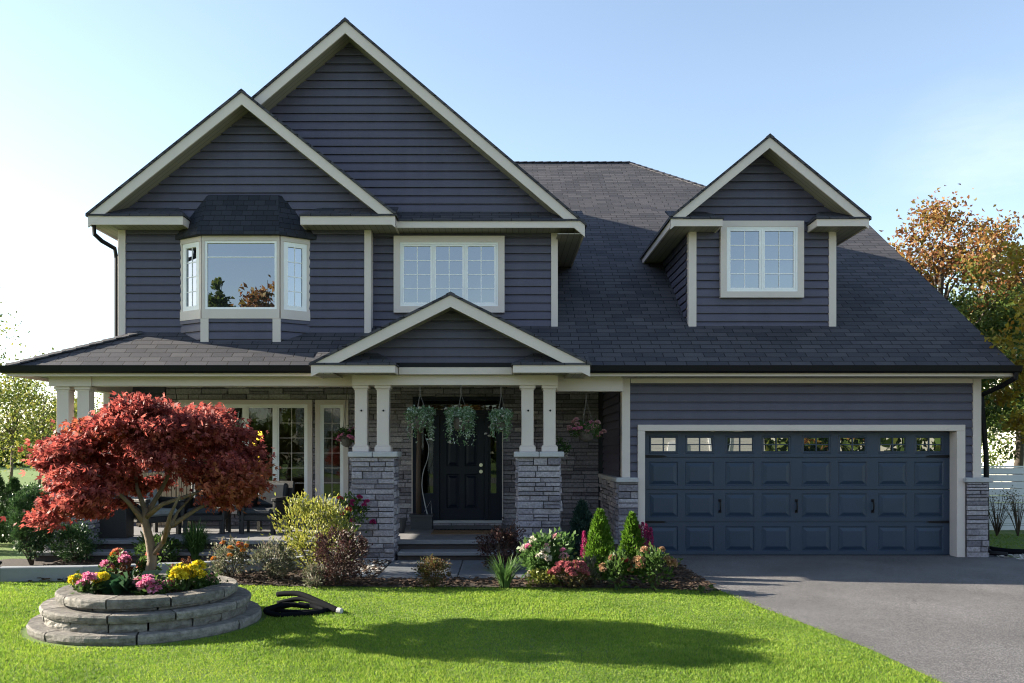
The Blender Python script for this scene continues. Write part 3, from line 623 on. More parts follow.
# bay window
YBF = .18
BX = [(-5.22, YW1), (X(202.5, YBF), YBF), (X(280, YBF), YBF), (-3.13, YW1)]
bz0, bz1 = Z(317, YBF), Z(235, YBF)
BAY = hp('bay_window', MB().prism([(x, y, bz1 - .06) for x, y in BX], (0, 0, .06)), M['trim'])
def facet(i):
    (xa, ya), (xb, yb_) = BX[i], BX[i+1]; L = math.hypot(xb - xa, yb_ - ya); ud = ((xb-xa)/L, (yb_-ya)/L); nd = (ud[1], -ud[0])
    return FRAME((xa, ya), ud, nd), L
for i in range(3):
    fr_, L = facet(i); mb = MB(); e = .045 if i == 1 else .05
    mb.fbox(fr_, -.0, L, bz1 - .10, bz1 + .01, -.03, .035 + .002*i); mb.fbox(fr_, 0, L, bz0 - .03, bz0 + .12, -.03, .04 + .002*i)
    mb.fbox(fr_, 0, e, bz0 + .12, bz1 - .10, -.03, .03 + .002*i); mb.fbox(fr_, L - e, L, bz0 + .12, bz1 - .10, -.03, .03 + .002*i)
    hp('casing', mb, M['trim'], parent=BAY)
    a, b_, c, d = e + .001, L - e - .001, bz0 + .121, bz1 - .101; mb = MB(); f = .035 if i == 1 else .075
    for q in ((a, b_, d - f, d), (a, b_, c, c + f), (a, a + f, c + f, d - f), (b_ - f, b_, c + f, d - f)): mb.fbox(fr_, *q, -.02, .022)
    if i == 1: mb.fbox(fr_, a + f, b_ - f, c + (d-c)*.76, c + (d-c)*.775, -.004, .006)
    hp('frame', mb, M['white'], parent=BAY)
    mb = MB(); mb.fbox(fr_, a + f, b_ - f, c + f, d - f, -.012, -.005); hp('pane', mb, M['glass'], parent=BAY)
    if i != 1:
        mb = MB(); a1, b1, c1, d1 = a + f, b_ - f, c + f, d - f
        mb.fbox(fr_, (a1+b1)/2 - .007, (a1+b1)/2 + .007, c1, d1, -.0045, .002)
        for j in (1, 2, 3): v = c1 + (d1-c1)*j/4; mb.fbox(fr_, a1, b1, v - .007, v + .007, -.0045, .0015)
        hp('grille', mb, M['white'], parent=BAY)
    # apron below
    mb = MB(); siding(mb, [(0, bz0 - .5), (L, bz0 - .5), (L, bz0 - .03), (0, bz0 - .03)], fr_); hp('apron', mb, M['siding'], parent=BAY)
for xx in (BX[1][0] - .02, BX[2][0] - .11):
    mb = MB(); mb.box(xx, xx + .13, YBF - .04, YBF + .08, RZ(YBF) - .05, bz0 - .031); hp('apron_post', mb, M['trim'], parent=BAY)
zt_, zb_ = Z(197, YW1) , bz1 + .0
o = [(-5.36, YW1), (-4.84, .06), (-3.52, .06), (-2.96, YW1)]; ti = [(-4.82, YW1 - .01), (-4.76, .38), (-3.62, .38), (-3.55, YW1 - .01)]
mb = MB(); zr = zt_ - .02
mb.prism([(*o[0], zb_), (*o[1], zb_), (*ti[1], zr), (*ti[0], zr)], (0, 0, .03)); mb.prism([(*o[1], zb_), (*o[2], zb_), (*ti[2], zr), (*ti[1], zr)], (0, 0, .03)); mb.prism([(*o[2], zb_), (*o[3], zb_), (*ti[3], zr), (*ti[2], zr)], (0, 0, .03))
mb.prism([(*p, zr) for p in ti], (0, 0, .028)); mb.prism([(*p, zb_ - .02) for p in o], (0, 0, .018)); hp('bay_roof', mb, M['bay_shingle'], parent=BAY)

# --- porch
DZ = .30; YB = 2.3
mb = MB(); mb.box(-7.25, 1.84, -.30, YB + .1, .235, DZ); hp('porch_deck', mb, M['deck'], bevel=.008)
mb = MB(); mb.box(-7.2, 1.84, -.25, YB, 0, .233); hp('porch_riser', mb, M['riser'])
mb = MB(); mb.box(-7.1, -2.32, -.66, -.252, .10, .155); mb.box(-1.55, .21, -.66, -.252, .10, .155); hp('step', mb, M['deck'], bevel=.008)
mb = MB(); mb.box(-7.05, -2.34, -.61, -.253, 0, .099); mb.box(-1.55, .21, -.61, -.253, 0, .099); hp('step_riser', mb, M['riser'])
# back wall of stone, openings for the two windows and the door
big = (X(180, YB), X(313, YB), Z(506, YB), Z(400, YB)); nar = (X(316, YB), X(349, YB), Z(506, YB), Z(400, YB)); dor = (X(413, YB), X(502, YB), DZ, Z(397, YB))
holes = [(h[0] + .02, h[1] - .02, h[2] + .02, h[3] - .02) for h in (big, nar, dor)]
mb = MB()
for q in rect_minus(-6.2, 2.0, DZ, 2.9, holes): mb.box(q[0], q[1], YB, YB + .15, q[2], q[3], 1)
ledge(mb, FR(YB), -6.2, 1.83, DZ, 2.88, holes); hp('stone_wall', mb, [M['stone'], M['mortar']])
mb = MB(); siding(mb, [(-7.3, DZ), (-6.2, DZ), (-6.2, 2.9), (-7.3, 2.9)], FR(YB - .03)); mb.box(-7.3, -6.2, YB, YB + .1, 0, 2.9); hp('siding_wall', mb, M['siding'])
corner(-7.34, -7.22, YB - .03, DZ, 2.88)
mb = MB(); mb.box(-7.3, -7.2, YB + .1, 12, 0, 3.1); hp('siding_wall', mb, M['siding'])
# the room behind the porch glass
mb = MB(); rx0, rx1, ry1 = big[0] - .3, nar[1] + .2, 5.6
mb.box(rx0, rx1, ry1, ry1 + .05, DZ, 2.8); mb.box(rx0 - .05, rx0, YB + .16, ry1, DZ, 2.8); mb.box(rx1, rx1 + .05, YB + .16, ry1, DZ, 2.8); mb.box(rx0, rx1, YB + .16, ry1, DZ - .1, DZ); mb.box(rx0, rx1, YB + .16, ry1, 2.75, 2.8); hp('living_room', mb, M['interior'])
fb = FR(YB - .02)
window(fb, *big, .085, [1, .95, .95, 1], [2, 0, 0, 2], 6, 'glass_porch', .05, 'window', .14); window(fb, *nar, .09, [1], 2, 6, 'glass_porch', .02, 'window', .14)
# front door
mb = MB(); dx0, dx1, dz0, dz1 = dor
lx0, lx1, lz1 = X(439.6, YB), X(484.5, YB), Z(415, YB); th_ = Z(520, YB)
fd = FR(YB - .02)
for q in ((dx0, dx1, dz1 - .07, dz1), (dx0, dx0 + .06, th_, dz1 - .07), (dx1 - .06, dx1, th_, dz1 - .07), (lx0 - .07, lx0 - .004, th_, lz1), (lx1 + .004, lx1 + .07, th_, lz1), (dx0 + .06, dx1 - .06, lz1 + .004, lz1 + .09)): mb.fbox(fd, *q, -.1, .05)
FDO = hp('front_door', mb, M['door'])
mb = MB(); xs = [lx0, lx0 + .13, (lx0+lx1)/2 - .05, (lx0+lx1)/2 + .05, lx1 - .13, lx1]; zs = [th_ + .01, th_ + .22, th_ + .85, th_ + 1.0, lz1 - .14, lz1]
for i in range(5):
    for j in range(5):
        if i in (1, 3) and j in (1, 3): nest(mb, fd, xs[i], xs[i+1], zs[j], zs[j+1], [(.015, -.018), (.03, -.018), (.07, .003)])
        else: mb.add([fd(xs[i], zs[j], 0), fd(xs[i+1], zs[j], 0), fd(xs[i+1], zs[j+1], 0), fd(xs[i], zs[j+1], 0)], [(0, 1, 2, 3)])
mb.fbox(fd, lx0, lx1, th_ + .01, lz1, -.06, -.025); hp('door_leaf', mb, M['door'], parent=FDO)
for zz in (Z(465, YB), Z(471.5, YB)):
    mb = MB(); c = fd(lx1 - .065, zz, 0); mb.tube([(c[0], c[1], c[2]), (c[0], c[1] - .03, c[2])], [.034, .034], 14); mb.tube([(c[0], c[1] - .03, c[2]), (c[0], c[1] - .06, c[2])], [.02, .03], 12); hp('door_knob', mb, M['steel'], parent=FDO)
for (a, b_) in ((dx0 + .061, lx0 - .071), (lx1 + .071, dx1 - .061)):
    mb = MB(); mb.fbox(fd, a, b_, th_, th_ + .5, -.05, 0); mb.fbox(fd, a, a + .045, th_ + .5, lz1, -.05, 0); mb.fbox(fd, b_ - .045, b_, th_ + .5, lz1, -.05, 0); mb.fbox(fd, a + .045, b_ - .045, th_ + .501, lz1, -.03, -.02, 1); hp('sidelight', mb, [M['door'], M['glass_porch']], parent=FDO)
mb = MB(); mb.fbox(fd, dx0 + .061, dx1 - .061, lz1 + .091, dz1 - .071, -.03, -.02); hp('transom', mb, M['glass_porch'], parent=FDO)
mb = MB(); mb.fbox(fd, dx0, dx1, th_ - .05, th_ - .001, -.1, .08); hp('threshold', mb, M['cap'], parent=FDO)
mb = MB(); ledge(mb, FR(YB - .06), dx0, dx1, DZ, th_ - .05); mb.box(dx0, dx1, YB - .06, YB + .1, DZ, th_ - .051, 1); hp('stone_wall', mb, [M['stone'], M['mortar']])
mb = MB(); mb.box(dx0 - .02, dx0 - .002, YB - .07, YB, th_, dz1 - .5); mb.box(dx1 + .002, dx1 + .02, YB - .07, YB, th_, dz1 - .5); hp('door_casing', mb, M['trim'])
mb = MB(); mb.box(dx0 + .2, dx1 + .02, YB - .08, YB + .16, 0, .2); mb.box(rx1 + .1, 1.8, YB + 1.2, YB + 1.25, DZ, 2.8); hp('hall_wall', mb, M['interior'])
# piers, columns and beams
def pier(x0, x1, y0, y1, z1):
    mb = MB(); mb.box(x0 + .02, x1 - .02, y0 + .02, y1 - .02, 0, z1 - .004, 1)
    ledge(mb, FR(y0 + .02), x0 + .0, x1 - .0, 0, z1, lmax=.42); ledge(mb, FRAME((x0 + .02, 0), (0, -1), (-1, 0)), -y1, -y0, 0, z1); ledge(mb, FRAME((x1 - .02, 0), (0, 1), (1, 0)), y0, y1, 0, z1)
    P = hp('stone_pier', mb, [M['stone'], M['mortar']])
    mb = MB(); xm = (x0 + x1) / 2; mb.box(x0 - .05, xm - .003, y0 - .06, y1 + .05, z1, z1 + .085); mb.box(xm + .003, x1 + .05, y0 - .06, y1 + .05, z1, z1 + .085); hp('pier_cap', mb, M['cap'], parent=P, bevel=.012)
def column(xc, yc, z0, z1, w=.185):
    mb = MB(); h = w / 2
    mb.box(xc - h, xc + h, yc - h, yc + h, z0 + .10, z1 - .05)
    mb.box(xc - h - .03, xc + h + .03, yc - h - .03, yc + h + .03, z0, z0 + .08); mb.box(xc - h - .015, xc + h + .015, yc - h - .015, yc + h + .015, z0 + .08, z0 + .10)
    mb.box(xc - h - .03, xc + h + .03, yc - h - .03, yc + h + .03, z1 - .045, z1); mb.box(xc - h - .012, xc + h + .012, yc - h - .012, yc + h + .012, z1 - .07, z1 - .045)
    C_ = hp('column', mb, M['trim'], bevel=.004)
    if xc > -4: 
        mb = MB(); mb.tube([(xc + .01, yc - h - .012, z0 + (z1 - z0)*.62), (xc + .01, yc - h + .0, z0 + (z1 - z0)*.62)], .016, 10); hp('bolt', mb, M['black'], parent=C_)
BZ0, BZ1 = 2.69, 2.86
pier(-2.25, -1.60, -.62, -.14, 1.59); pier(.265, .92, -.62, -.14, 1.59)
for xx in (X(361, -.45), X(383, -.45), X(527.5, -.45), X(549.5, -.45)): column(xx, -.38, 1.675, BZ0)
pier(-7.0, -6.36, -.42, .22, 1.59)
for xx in (-6.84, -6.52): column(xx, -.12, 1.675, BZ0)
mb = MB(); mb.box(X(352, -.5), X(558, -.5), -.53, -.22, BZ0, 2.844); hp('porch_beam', mb, M['trim'], bevel=.004)
mb = MB(); mb.box(-7.02, X(352, -.5) - .002, -.26, .0, BZ0 + .012, 2.878); mb.box(-7.02, -6.36, -.285, -.261, BZ0, 2.87); hp('porch_beam', mb, M['trim'])
mb = MB(); mb.box(X(558, -.5) + .002, 1.925, -.2, .0, 2.62, 2.878); hp('porch_beam', mb, M['trim'])
mb = MB(); mb.box(-7.0, -6.8, .01, YB - .05, BZ0 + .012, 2.878); hp('porch_beam', mb, M['trim'])
# downspouts
mb = MB(); mb.tube([(-6.5, .1, 5.3), (-6.5, .12, 5.16), (-6.44, .25, 5.08), (-6.31, .42, 5.0), (-6.30, .46, 4.85), (-6.30, .46, 3.5)], .035, 8); hp('downspout', mb, M['gutter'])
mb = MB(); mb.tube([(7.86, -.55, 2.88), (7.86, -.55, 2.80), (7.80, -.3, 2.70), (7.69, .06, 2.58), (7.69, .06, 2.4), (7.78, .1, 1.6), (7.80, .12, .12), (7.82, .05, .06), (8.0, -.1, .05)], .04, 8); hp('downspout', mb, M['gutter'])

# ------------------------------------------------------------------ foliage tools
def leaves(name, mats, P, A, L, W, parent, lobes=1, mi=None, fold=.25, g=rng):
    n_ = len(P); A = A / (np.linalg.norm(A, axis=1, keepdims=True) + 1e-9)
    rnd = g.normal(size=(n_, 3)); B = np.cross(A, rnd); B /= np.linalg.norm(B, axis=1, keepdims=True) + 1e-9
    N = np.cross(A, B); L = np.broadcast_to(L, n_)[:, None]; W = np.broadcast_to(W, n_)[:, None]
    vs = [P]; fidx = []
    for k in range(lobes):
        an = 0 if lobes == 1 else (k - (lobes - 1) / 2) * (1.9 / lobes)
        d = math.cos(an) * A + math.sin(an) * B; s = -math.sin(an) * A + math.cos(an) * B; l_ = L * (1 if abs(an) < .1 else .8)
        o = len(vs); vs += [P + .5*l_*d + .5*W*s + fold*W*N, P + l_*d - .12*l_*N*(1 if fold else 0), P + .5*l_*d - .5*W*s + fold*W*N]
        fidx.append([0, o, o + 1, o + 2])
    V = np.stack(vs, 1); k = V.shape[1]
    F = (np.array(fidx)[None] + (np.arange(n_) * k)[:, None, None]).reshape(-1, 4)
    me = bpy.data.meshes.new(name); me.vertices.add(n_ * k); me.vertices.foreach_set('co', V.reshape(-1))
    me.loops.add(F.size); me.loops.foreach_set('vertex_index', F.reshape(-1).astype(np.int32))
    me.polygons.add(len(F)); me.polygons.foreach_set('loop_start', np.arange(len(F), dtype=np.int32) * 4)
    for m_ in (mats if isinstance(mats, (list, tuple)) else [mats]): me.materials.append(m_)
    if mi is not None: me.polygons.foreach_set('material_index', np.repeat(mi, lobes).astype(np.int32))
    me.update(calc_edges=True)
    return link(name, me, parent)
def unit(n_, g=rng):
    v = g.normal(size=(n_, 3)); return v / np.linalg.norm(v, axis=1, keepdims=True)
def clumps(K, per, c, r, sig, g=rng, rmin=.35, flat=1.0, low=None):
    u = unit(K, g); 
    if low is not None: u[:, 2] = np.where(u[:, 2] < low, -u[:, 2] * .6, u[:, 2])
    rad = g.uniform(rmin, 1, K)[:, None] ** .6
    C_ = np.array(c) + u * rad * np.array(r)
    n_ = K * per; idx = np.repeat(np.arange(K), per)
    s = np.array([sig, sig, sig * flat]); P = C_[idx] + g.normal(size=(n_, 3)) * s * g.uniform(.6, 1.4, K)[idx][:, None]
    return C_, P, idx
def stems(parent, targets, r0, m, base=(0, 0, 0), n=5, taper=.3, name='stem', mid=.5):
    mb = MB()
    for t in targets:
        b_ = np.array(base) + np.array((random.uniform(-1, 1), random.uniform(-1, 1), 0)) * r0; t = np.array(t)
        q = b_ + (t - b_) * mid; q[2] += (t[2] - b_[2]) * .12
        mb.tube([b_, q, t], [r0, r0 * .7, r0 * taper], n)
    return mb.build(name, m, parent, smooth=True)

L_ = {}
L_['maple'] = leafmat('red_maple_leaf', [(.13, .022, .022), (.24, .044, .04), (.36, .08, .064), (.46, .14, .11)], .5, .6)
L_['mapleo'] = leafmat('orange_maple_leaf', [(.20, .035, .02), (.32, .075, .035), (.40, .14, .07)], .45, .6)
L_['boxdark'] = leafmat('dark_green_leaf', [(.02, .05, .016), (.042, .09, .028), (.07, .135, .04)], .25, .35)
L_['green'] = leafmat('mid_green_leaf', [(.03, .065, .015), (.06, .11, .025), (.09, .15, .035)], .4)
L_['fern'] = leafmat('fern_leaf', [(.03, .075, .02), (.07, .14, .035), (.10, .18, .05)], .4)
L_['lime'] = leafmat('lime_yellow_leaf', [(.12, .15, .02), (.24, .25, .04), (.36, .34, .07), (.2, .24, .05)], .4)
L_['barberry'] = leafmat('barberry_leaf', [(.022, .011, .013), (.04, .017, .018), (.065, .028, .026), (.09, .055, .04)], .3)
L_['grey'] = leafmat('grey_green_leaf', [(.06, .075, .04), (.11, .125, .07), (.18, .18, .12), (.20, .15, .12)], .35)
L_['redgreen'] = leafmat('bronze_green_leaf', [(.05, .055, .02), (.09, .08, .025), (.14, .06, .03), (.08, .11, .03)], .35)
L_['conifer'] = leafmat('bright_conifer', [(.05, .12, .010), (.085, .18, .015), (.12, .23, .022)], .4)
L_['bluecon'] = leafmat('blue_green_conifer', [(.010, .030, .022), (.02, .05, .038), (.035, .07, .05)], .25)
L_['trail'] = leafmat('silver_trailing_leaf', [(.07, .16, .06), (.14, .25, .11), (.26, .36, .22), (.6, .66, .62)], .4)
L_['birch'] = leafmat('birch_leaf', [(.08, .12, .02), (.14, .17, .03), (.24, .22, .04), (.10, .15, .04)], .5)
L_['orange'] = leafmat('orange_autumn_leaf', [(.16, .06, .03), (.26, .11, .04), (.28, .17, .045), (.18, .16, .035)], .45)
L_['olive'] = leafmat('olive_tree_leaf', [(.045, .08, .02), (.08, .125, .025), (.15, .165, .03), (.08, .14, .035)], .4)
L_['yellow'] = leafmat('yellow_tree_leaf', [(.30, .20, .02), (.40, .30, .03), (.26, .24, .04), (.34, .16, .02)], .45)
L_['hosta'] = leafmat('hosta_leaf', [(.015, .05, .025), (.03, .08, .035), (.05, .10, .05)], .3, .35)
P_ = {k: leafmat(k + '_petal', c, .3, .6) for k, c in dict(
    yellow=[(.6, .46, .02), (.75, .62, .03), (.8, .72, .08)], pink=[(.65, .14, .30), (.72, .26, .42), (.78, .42, .52)], magenta=[(.30, .02, .10), (.42, .04, .16)],
    white=[(.6, .58, .48), (.72, .70, .60), (.66, .50, .46)], coral=[(.6, .18, .12), (.65, .28, .18)], rose=[(.30, .07, .09), (.42, .12, .14), (.45, .2, .18)],
    tan=[(.34, .17, .10), (.42, .25, .15), (.40, .32, .16)], orange=[(.55, .20, .03), (.62, .28, .05)], brown=[(.12, .04, .02), (.18, .07, .03)], red=[(.5, .02, .04), (.6, .05, .06)], palepink=[(.5, .2, .24), (.6, .34, .36), (.65, .48, .46)]).items()}

def bloom_mesh(name, r, m, k=130, flat=.7):
    g = np.random.default_rng(abs(hash(name)) % 1000 + 3); u = unit(k, g); u[:, 2] = np.abs(u[:, 2]) * 1 - .25
    P = u * r * np.array((1, 1, flat)) * g.uniform(.45, .8, k)[:, None]
    o = leaves(name, m, P, u + g.normal(size=(k, 3)) * .4, r * .55, r * .5, None, g=g); me = o.data; bpy.data.objects.remove(o); return me
BM = {}
def bloom(kind, r, parent, loc, name='bloom', flat=.7):
    key = (kind, round(r, 3), flat)
    if key not in BM: BM[key] = bloom_mesh('bloom', r, P_[kind], flat=flat)
    o = link(name, BM[key], parent, loc); o.rotation_euler = (random.uniform(-.3, .3), random.uniform(-.3, .3), random.uniform(0, 6.28)); return o
def pxsize(px, base, wpx, hpx, z=0):
    D = FPX * (CAM_H - z) / (base - HY); return (px - VX) * D / FPX, D - CAM_D, wpx * D / FPX / 2, hpx * D / FPX
def shrub(name, label, cat, px, base, wpx, hpx, lm, leaf, n_, K=26, group=None, shape='ball', lw=.5, up=.3, z=0, lobes=1, stemm='stem', flowers=None, sig=.2):
    x, y, r, h = pxsize(px, base, wpx, hpx, z)
    t = thing(name, label, cat, (x, y, z), group); g = np.random.default_rng(abs(int(px * 7 + base)))
    if shape == 'cone':
        k = n_; zz = g.uniform(0, 1, k) ** 1.25; an = g.uniform(0, 6.283, k)
        lump = 1 + .13 * np.sin(an * 5 + zz * 17) + .09 * np.sin(an * 3 - zz * 31)
        prof = np.interp(zz, [0, .08, .3, .6, .85, 1], [.78, .95, 1, .74, .38, .03]); rr = prof * r * lump * g.uniform(.5, 1, k) ** .4
        P = np.stack([rr * np.cos(an), rr * np.sin(an), .02 + zz * (h - leaf * .6)], 1)
        A = np.stack([np.cos(an) * .55, np.sin(an) * .55, np.full(k, 1.)], 1) + g.normal(size=(k, 3)) * .28
        C_ = np.array([[0, 0, h * .8]])
    else:
        C_, P, idx = clumps(K, n_ // K, (0, 0, h * .54), (r * .84, r * .8, h * .42), min(r, h * .5) * sig, g)
        out = P - np.array((0, 0, h * .35)); out /= np.linalg.norm(out, axis=1, keepdims=True) + 1e-9
        A = out + g.normal(size=P.shape) * .55 + np.array((0, 0, up)); P[:, 2] = np.abs(P[:, 2] - .01) + .01
    ls = leaf * g.uniform(.6, 1.25, len(P)); leaves('foliage', L_[lm], P, A, ls, ls * lw, t, lobes, g=g)
    stems(t, C_[:14], max(.006, r * .03), M[stemm])
    if flowers:
        for kind, cnt, fr_ in flowers:
            for i in range(cnt):
                an = g.uniform(2.6, 6.9); ph = g.uniform(.05, 1.25); u_ = np.array((math.cos(an) * math.cos(ph), math.sin(an) * math.cos(ph), math.sin(ph)))
                bloom(kind, fr_ * g.uniform(.8, 1.2), t, tuple(np.array((0, 0, h * .52)) + u_ * np.array((r, r * .9, h * .46))))
    return t
def blades(name, label, cat, px, base, wpx, hpx, lm, n_=120, z=0, w=.012, arch=1.0, group=None):
    x, y, r, h = pxsize(px, base, wpx, hpx, z); t = thing(name, label, cat, (x, y, z), group); mb = MB(); g = np.random.default_rng(int(px))
    for i in range(n_):
        an = g.uniform(0, 6.28); rr = r * g.uniform(.25, 1.05); hh = h * g.uniform(.6, 1.05); d = np.array((math.cos(an), math.sin(an), 0)); s = np.array((-d[1], d[0], 0)); b_ = d * g.uniform(0, r * .18)
        pts = []
        for k in range(5):
            q = k / 4; p = b_ + d * rr * q ** 1.5; p[2] = hh * (1.15 * q * (1 - .42 * arch * q * q * (rr / r)))
            pts.append((p, w * (1 - q) ** .7 + .0012))
        vs = []
        for p, ww in pts: vs += [p - s * ww, p + s * ww]
        mb.add(vs, [(2*k, 2*k+1, 2*k+3, 2*k+2) for k in range(4)])
    mb.build('leaf_blades', L_[lm], t); return t
def spires(name, label, px, base, wpx, hpx, kind, cnt, n_=420, group=None):
    x, y, r, h = pxsize(px, base, wpx, hpx); t = thing(name, label, 'flower', (x, y, 0), group); g = np.random.default_rng(int(px) + 11)
    tips = []
    for i in range(cnt):
        cx = 0 if cnt == 1 else r * (-.65 + 1.3 * i / (cnt - 1)); cy = g.uniform(-.4, .4) * r; hh = h * (1 if cnt == 1 else g.uniform(.78, 1.0)); rr = max(.028, r * (.9 if cnt == 1 else .42))
        zz = g.uniform(0, 1, n_); an = g.uniform(0, 6.28, n_); ra = rr * (1 - zz) ** .7 * g.uniform(.4, 1, n_)
        P = np.stack([cx + ra * np.cos(an), cy + ra * np.sin(an), hh * (.38 + .62 * zz)], 1); A = np.stack([np.cos(an), np.sin(an), np.full(n_, .9)], 1) + g.normal(size=(n_, 3)) * .3
        leaves('flower_spire', P_[kind], P, A, .026, .016, t, g=g); tips.append((cx, cy, hh * .9))
    C_, P, idx = clumps(10, 40, (0, 0, h * .2), (max(r, .1), max(r, .1), h * .17), .04, g); leaves('foliage', L_['green'], P, unit(len(P), g) + np.array((0, 0, .4)), .05, .025, t, g=g)
    stems(t, tips, .005, M['gstem']); return t

# ------------------------------------------------------------------ planter, maple and what grows there
PX, PY = -3.47, -5.1
pl = thing('stone_planter', 'round tiered grey stone planter with a red maple on the lawn', 'planter', (PX, PY, 0))
def course(r0, r1, z0, z1, nb, off, rough=.012, name='stone_course'):
    mb = MB(); a = off
    ws = [random.uniform(.7, 1.3) for _ in range(nb)]; tw = sum(ws)
    for w in ws:
        da = 2 * math.pi * w / tw; k = 6; e = .009 / r0
        vs = []
        for i in range(k + 1):
            an = a + e + (da - 2 * e) * i / k; c, s = math.cos(an), math.sin(an); j = [random.uniform(-rough, rough) for _ in range(4)]
            vs += [(r1*c, r1*s, z0 + .002), ((r0 - .008 + j[0])*c, (r0 - .008 + j[0])*s, z0 + .002), ((r0 + j[1])*c, (r0 + j[1])*s, z0 + (z1-z0)*.35), ((r0 + j[2])*c, (r0 + j[2])*s, z0 + (z1-z0)*.75), ((r0 - .012 + j[3]*.4)*c, (r0 - .012 + j[3]*.4)*s, z1), (r1*c, r1*s, z1 + random.uniform(-.002, .002))]
        fs = [(i*6+q, i*6+(q+1) % 6, (i+1)*6+(q+1) % 6, (i+1)*6+q) for i in range(k) for q in range(6)] + [tuple(range(6))[::-1], tuple(range(k*6, k*6+6))]
        mb.add(vs, fs); a += da
    return mb.build(name, M['block'], pl)
course(1.07, .80, 0, .085, 9, .3, .006); course(.935, .72, .085, .168, 13, .1, .011); course(.965, .70, .169, .24, 9, .55, .003); course(.78, .62, .241, .275, 9, .2, .008); course(.835, .60, .276, .36, 8, .4, .003)
mb = MB(); mb.lathe([(.66, .24), (.66, .31), (.3, .335), (.05, .34)], 28); mb.build('soil', M['soil'], pl, smooth=True)

def maple():
    x0, y0, z0 = PX + .02, PY, .33
    t = thing('maple_tree', 'small red leaved Japanese maple with a forked pale trunk growing in the stone planter', 'tree', (x0, y0, z0)); g = np.random.default_rng(21)
    # crown pads: (px, py, radius px) read as an uneven dome, spread in depth
    C_ = []; 
    def prof_top(u): return np.interp(u, [-1, -.73, -.35, 0, .3, .72, .87, 1], [1.42, 1.76, 2.02, 2.2, 2.18, 2.0, 1.76, 1.48])
    def prof_bot(u): return np.interp(u, [-1, -.7, -.35, 0, .3, .6, .85, 1], [1.46, 1.22, 1.20, 1.28, 1.38, 1.28, 1.18, 1.25])
    K = 120
    while len(C_) < K:
        u = g.uniform(-1, 1); v = g.uniform(-1, 1)
        if u*u + v*v > 1: continue
        sh = math.sqrt(max(0, 1 - v*v)); tz = prof_top(u); bz = prof_bot(u); q = math.sqrt(max(0, 1 - u*u*.3 - v*v)) 
        tz = bz + (tz - bz) * (.35 + .65 * math.sqrt(max(0, 1 - v*v)))
        f = g.uniform(0, 1) ** .55
        C_.append((u * 1.06 - .03, v * .74, bz + (tz - bz) * f + .03 - z0))
    C_ = np.array(C_)
    ex = []
    for i in range(12): ex.append((g.uniform(.7, 1.12), g.uniform(-.5, .1), g.uniform(1.2, 1.45) - z0))
    for i in range(10): ex.append((g.uniform(-.85, -.3), g.uniform(-.65, .1), g.uniform(1.06, 1.34) - z0))
    C_ = np.concatenate([C_, np.array(ex)]); K = len(C_)
    per = 250; idx = np.repeat(np.arange(K), per); sg = g.uniform(.045, .095, K)[idx][:, None]
    P = C_[idx] + g.normal(size=(K * per, 3)) * sg * np.array((1.2, 1.2, .5))
    out = P - np.array((0, 0, .75)); out[:, 2] *= .3; out /= np.linalg.norm(out, axis=1, keepdims=True)
    A = out * .8 + g.normal(size=P.shape) * .55 + np.array((0, 0, -.65))
    ora = ((C_[:, 0] > .75) & (C_[:, 2] < 1.2)) | (g.uniform(size=K) < .06); mi = ora[idx].astype(int)
    L = g.uniform(.042, .072, len(P)); leaves('crown', [L_['maple'], L_['mapleo']], P, A, L, L * .28, t, 3, mi, g=g)
    mb = MB(); k = (0, 0, 0)
    mb.tube([(-.05, 0, -.05), (-.03, 0, .1), (-.0, .02, .28), (-.03, .02, .48), (-.07, .0, .66), (-.06, 0, .8)], [.072, .054, .046, .042, .038, .03], 10)
    br = [[(-.02, .02, .30), (.12, -.02, .46), (.2, -.04, .62), (.26, 0, .76), (.42, .15, .98)], [(-.05, .01, .6), (-.16, .03, .78), (-.4, .05, .92), (-.75, .05, 1.02)], [(-.06, 0, .72), (.02, .16, .95), (.12, .3, 1.25), (.15, .3, 1.5)],
          [(-.07, 0, .64), (-.18, -.1, .85), (-.35, -.3, 1.1), (-.5, -.5, 1.25)], [(-.06, 0, .7), (.15, -.12, .84), (.5, -.2, .95), (.9, -.25, .98)], [(-.06, 0, .76), (-.2, .12, 1.0), (-.3, .3, 1.3)], [(.2, -.04, .62), (.4, .15, .78), (.75, .3, .95)], [(.12, -.02, .46), (.3, -.3, .75), (.5, -.6, .95)]]
    for b_ in br: mb.tube(b_, list(np.linspace(.028, .009, len(b_))), 7)
    ends = [np.array(b_[-1]) for b_ in br]
    for c in C_[::2]:
        if c[1] < -.2: continue
        e = min(ends, key=lambda q: np.linalg.norm(q - c)); m_ = (e + c) / 2 + g.normal(size=3) * .04; mb.tube([e, m_, c], [.010, .007, .003], 4)
    mb.build('trunk', M['bark'], t, smooth=True)
maple()
def onplanter(dx, dy): return (PX + dx, PY + dy, .31)
def mums(label, dx, dy, kinds, r, h, group=None, leaf='green'):
    t = thing('flowering_plant', label, 'flower', onplanter(dx, dy), group); g = np.random.default_rng(int(1000 * (dx + 3)))
    C_, P, idx = clumps(10, 45, (0, 0, h * .45), (r, r, h * .4), .035, g); leaves('foliage', L_[leaf], P, unit(len(P), g) + np.array((0, 0, .4)), .055, .028, t, g=g)
    tips = []
    for kind, cnt, fr_ in kinds:
        for i in range(cnt):
            an = g.uniform(0, 6.28); rr = r * math.sqrt(g.uniform(0, 1)); p = (rr * math.cos(an), rr * math.sin(an), h * g.uniform(.6, 1)); tips.append(p); bloom(kind, fr_ * g.uniform(.8, 1.15), t, p)
    stems(t, tips, .005, M['gstem'])
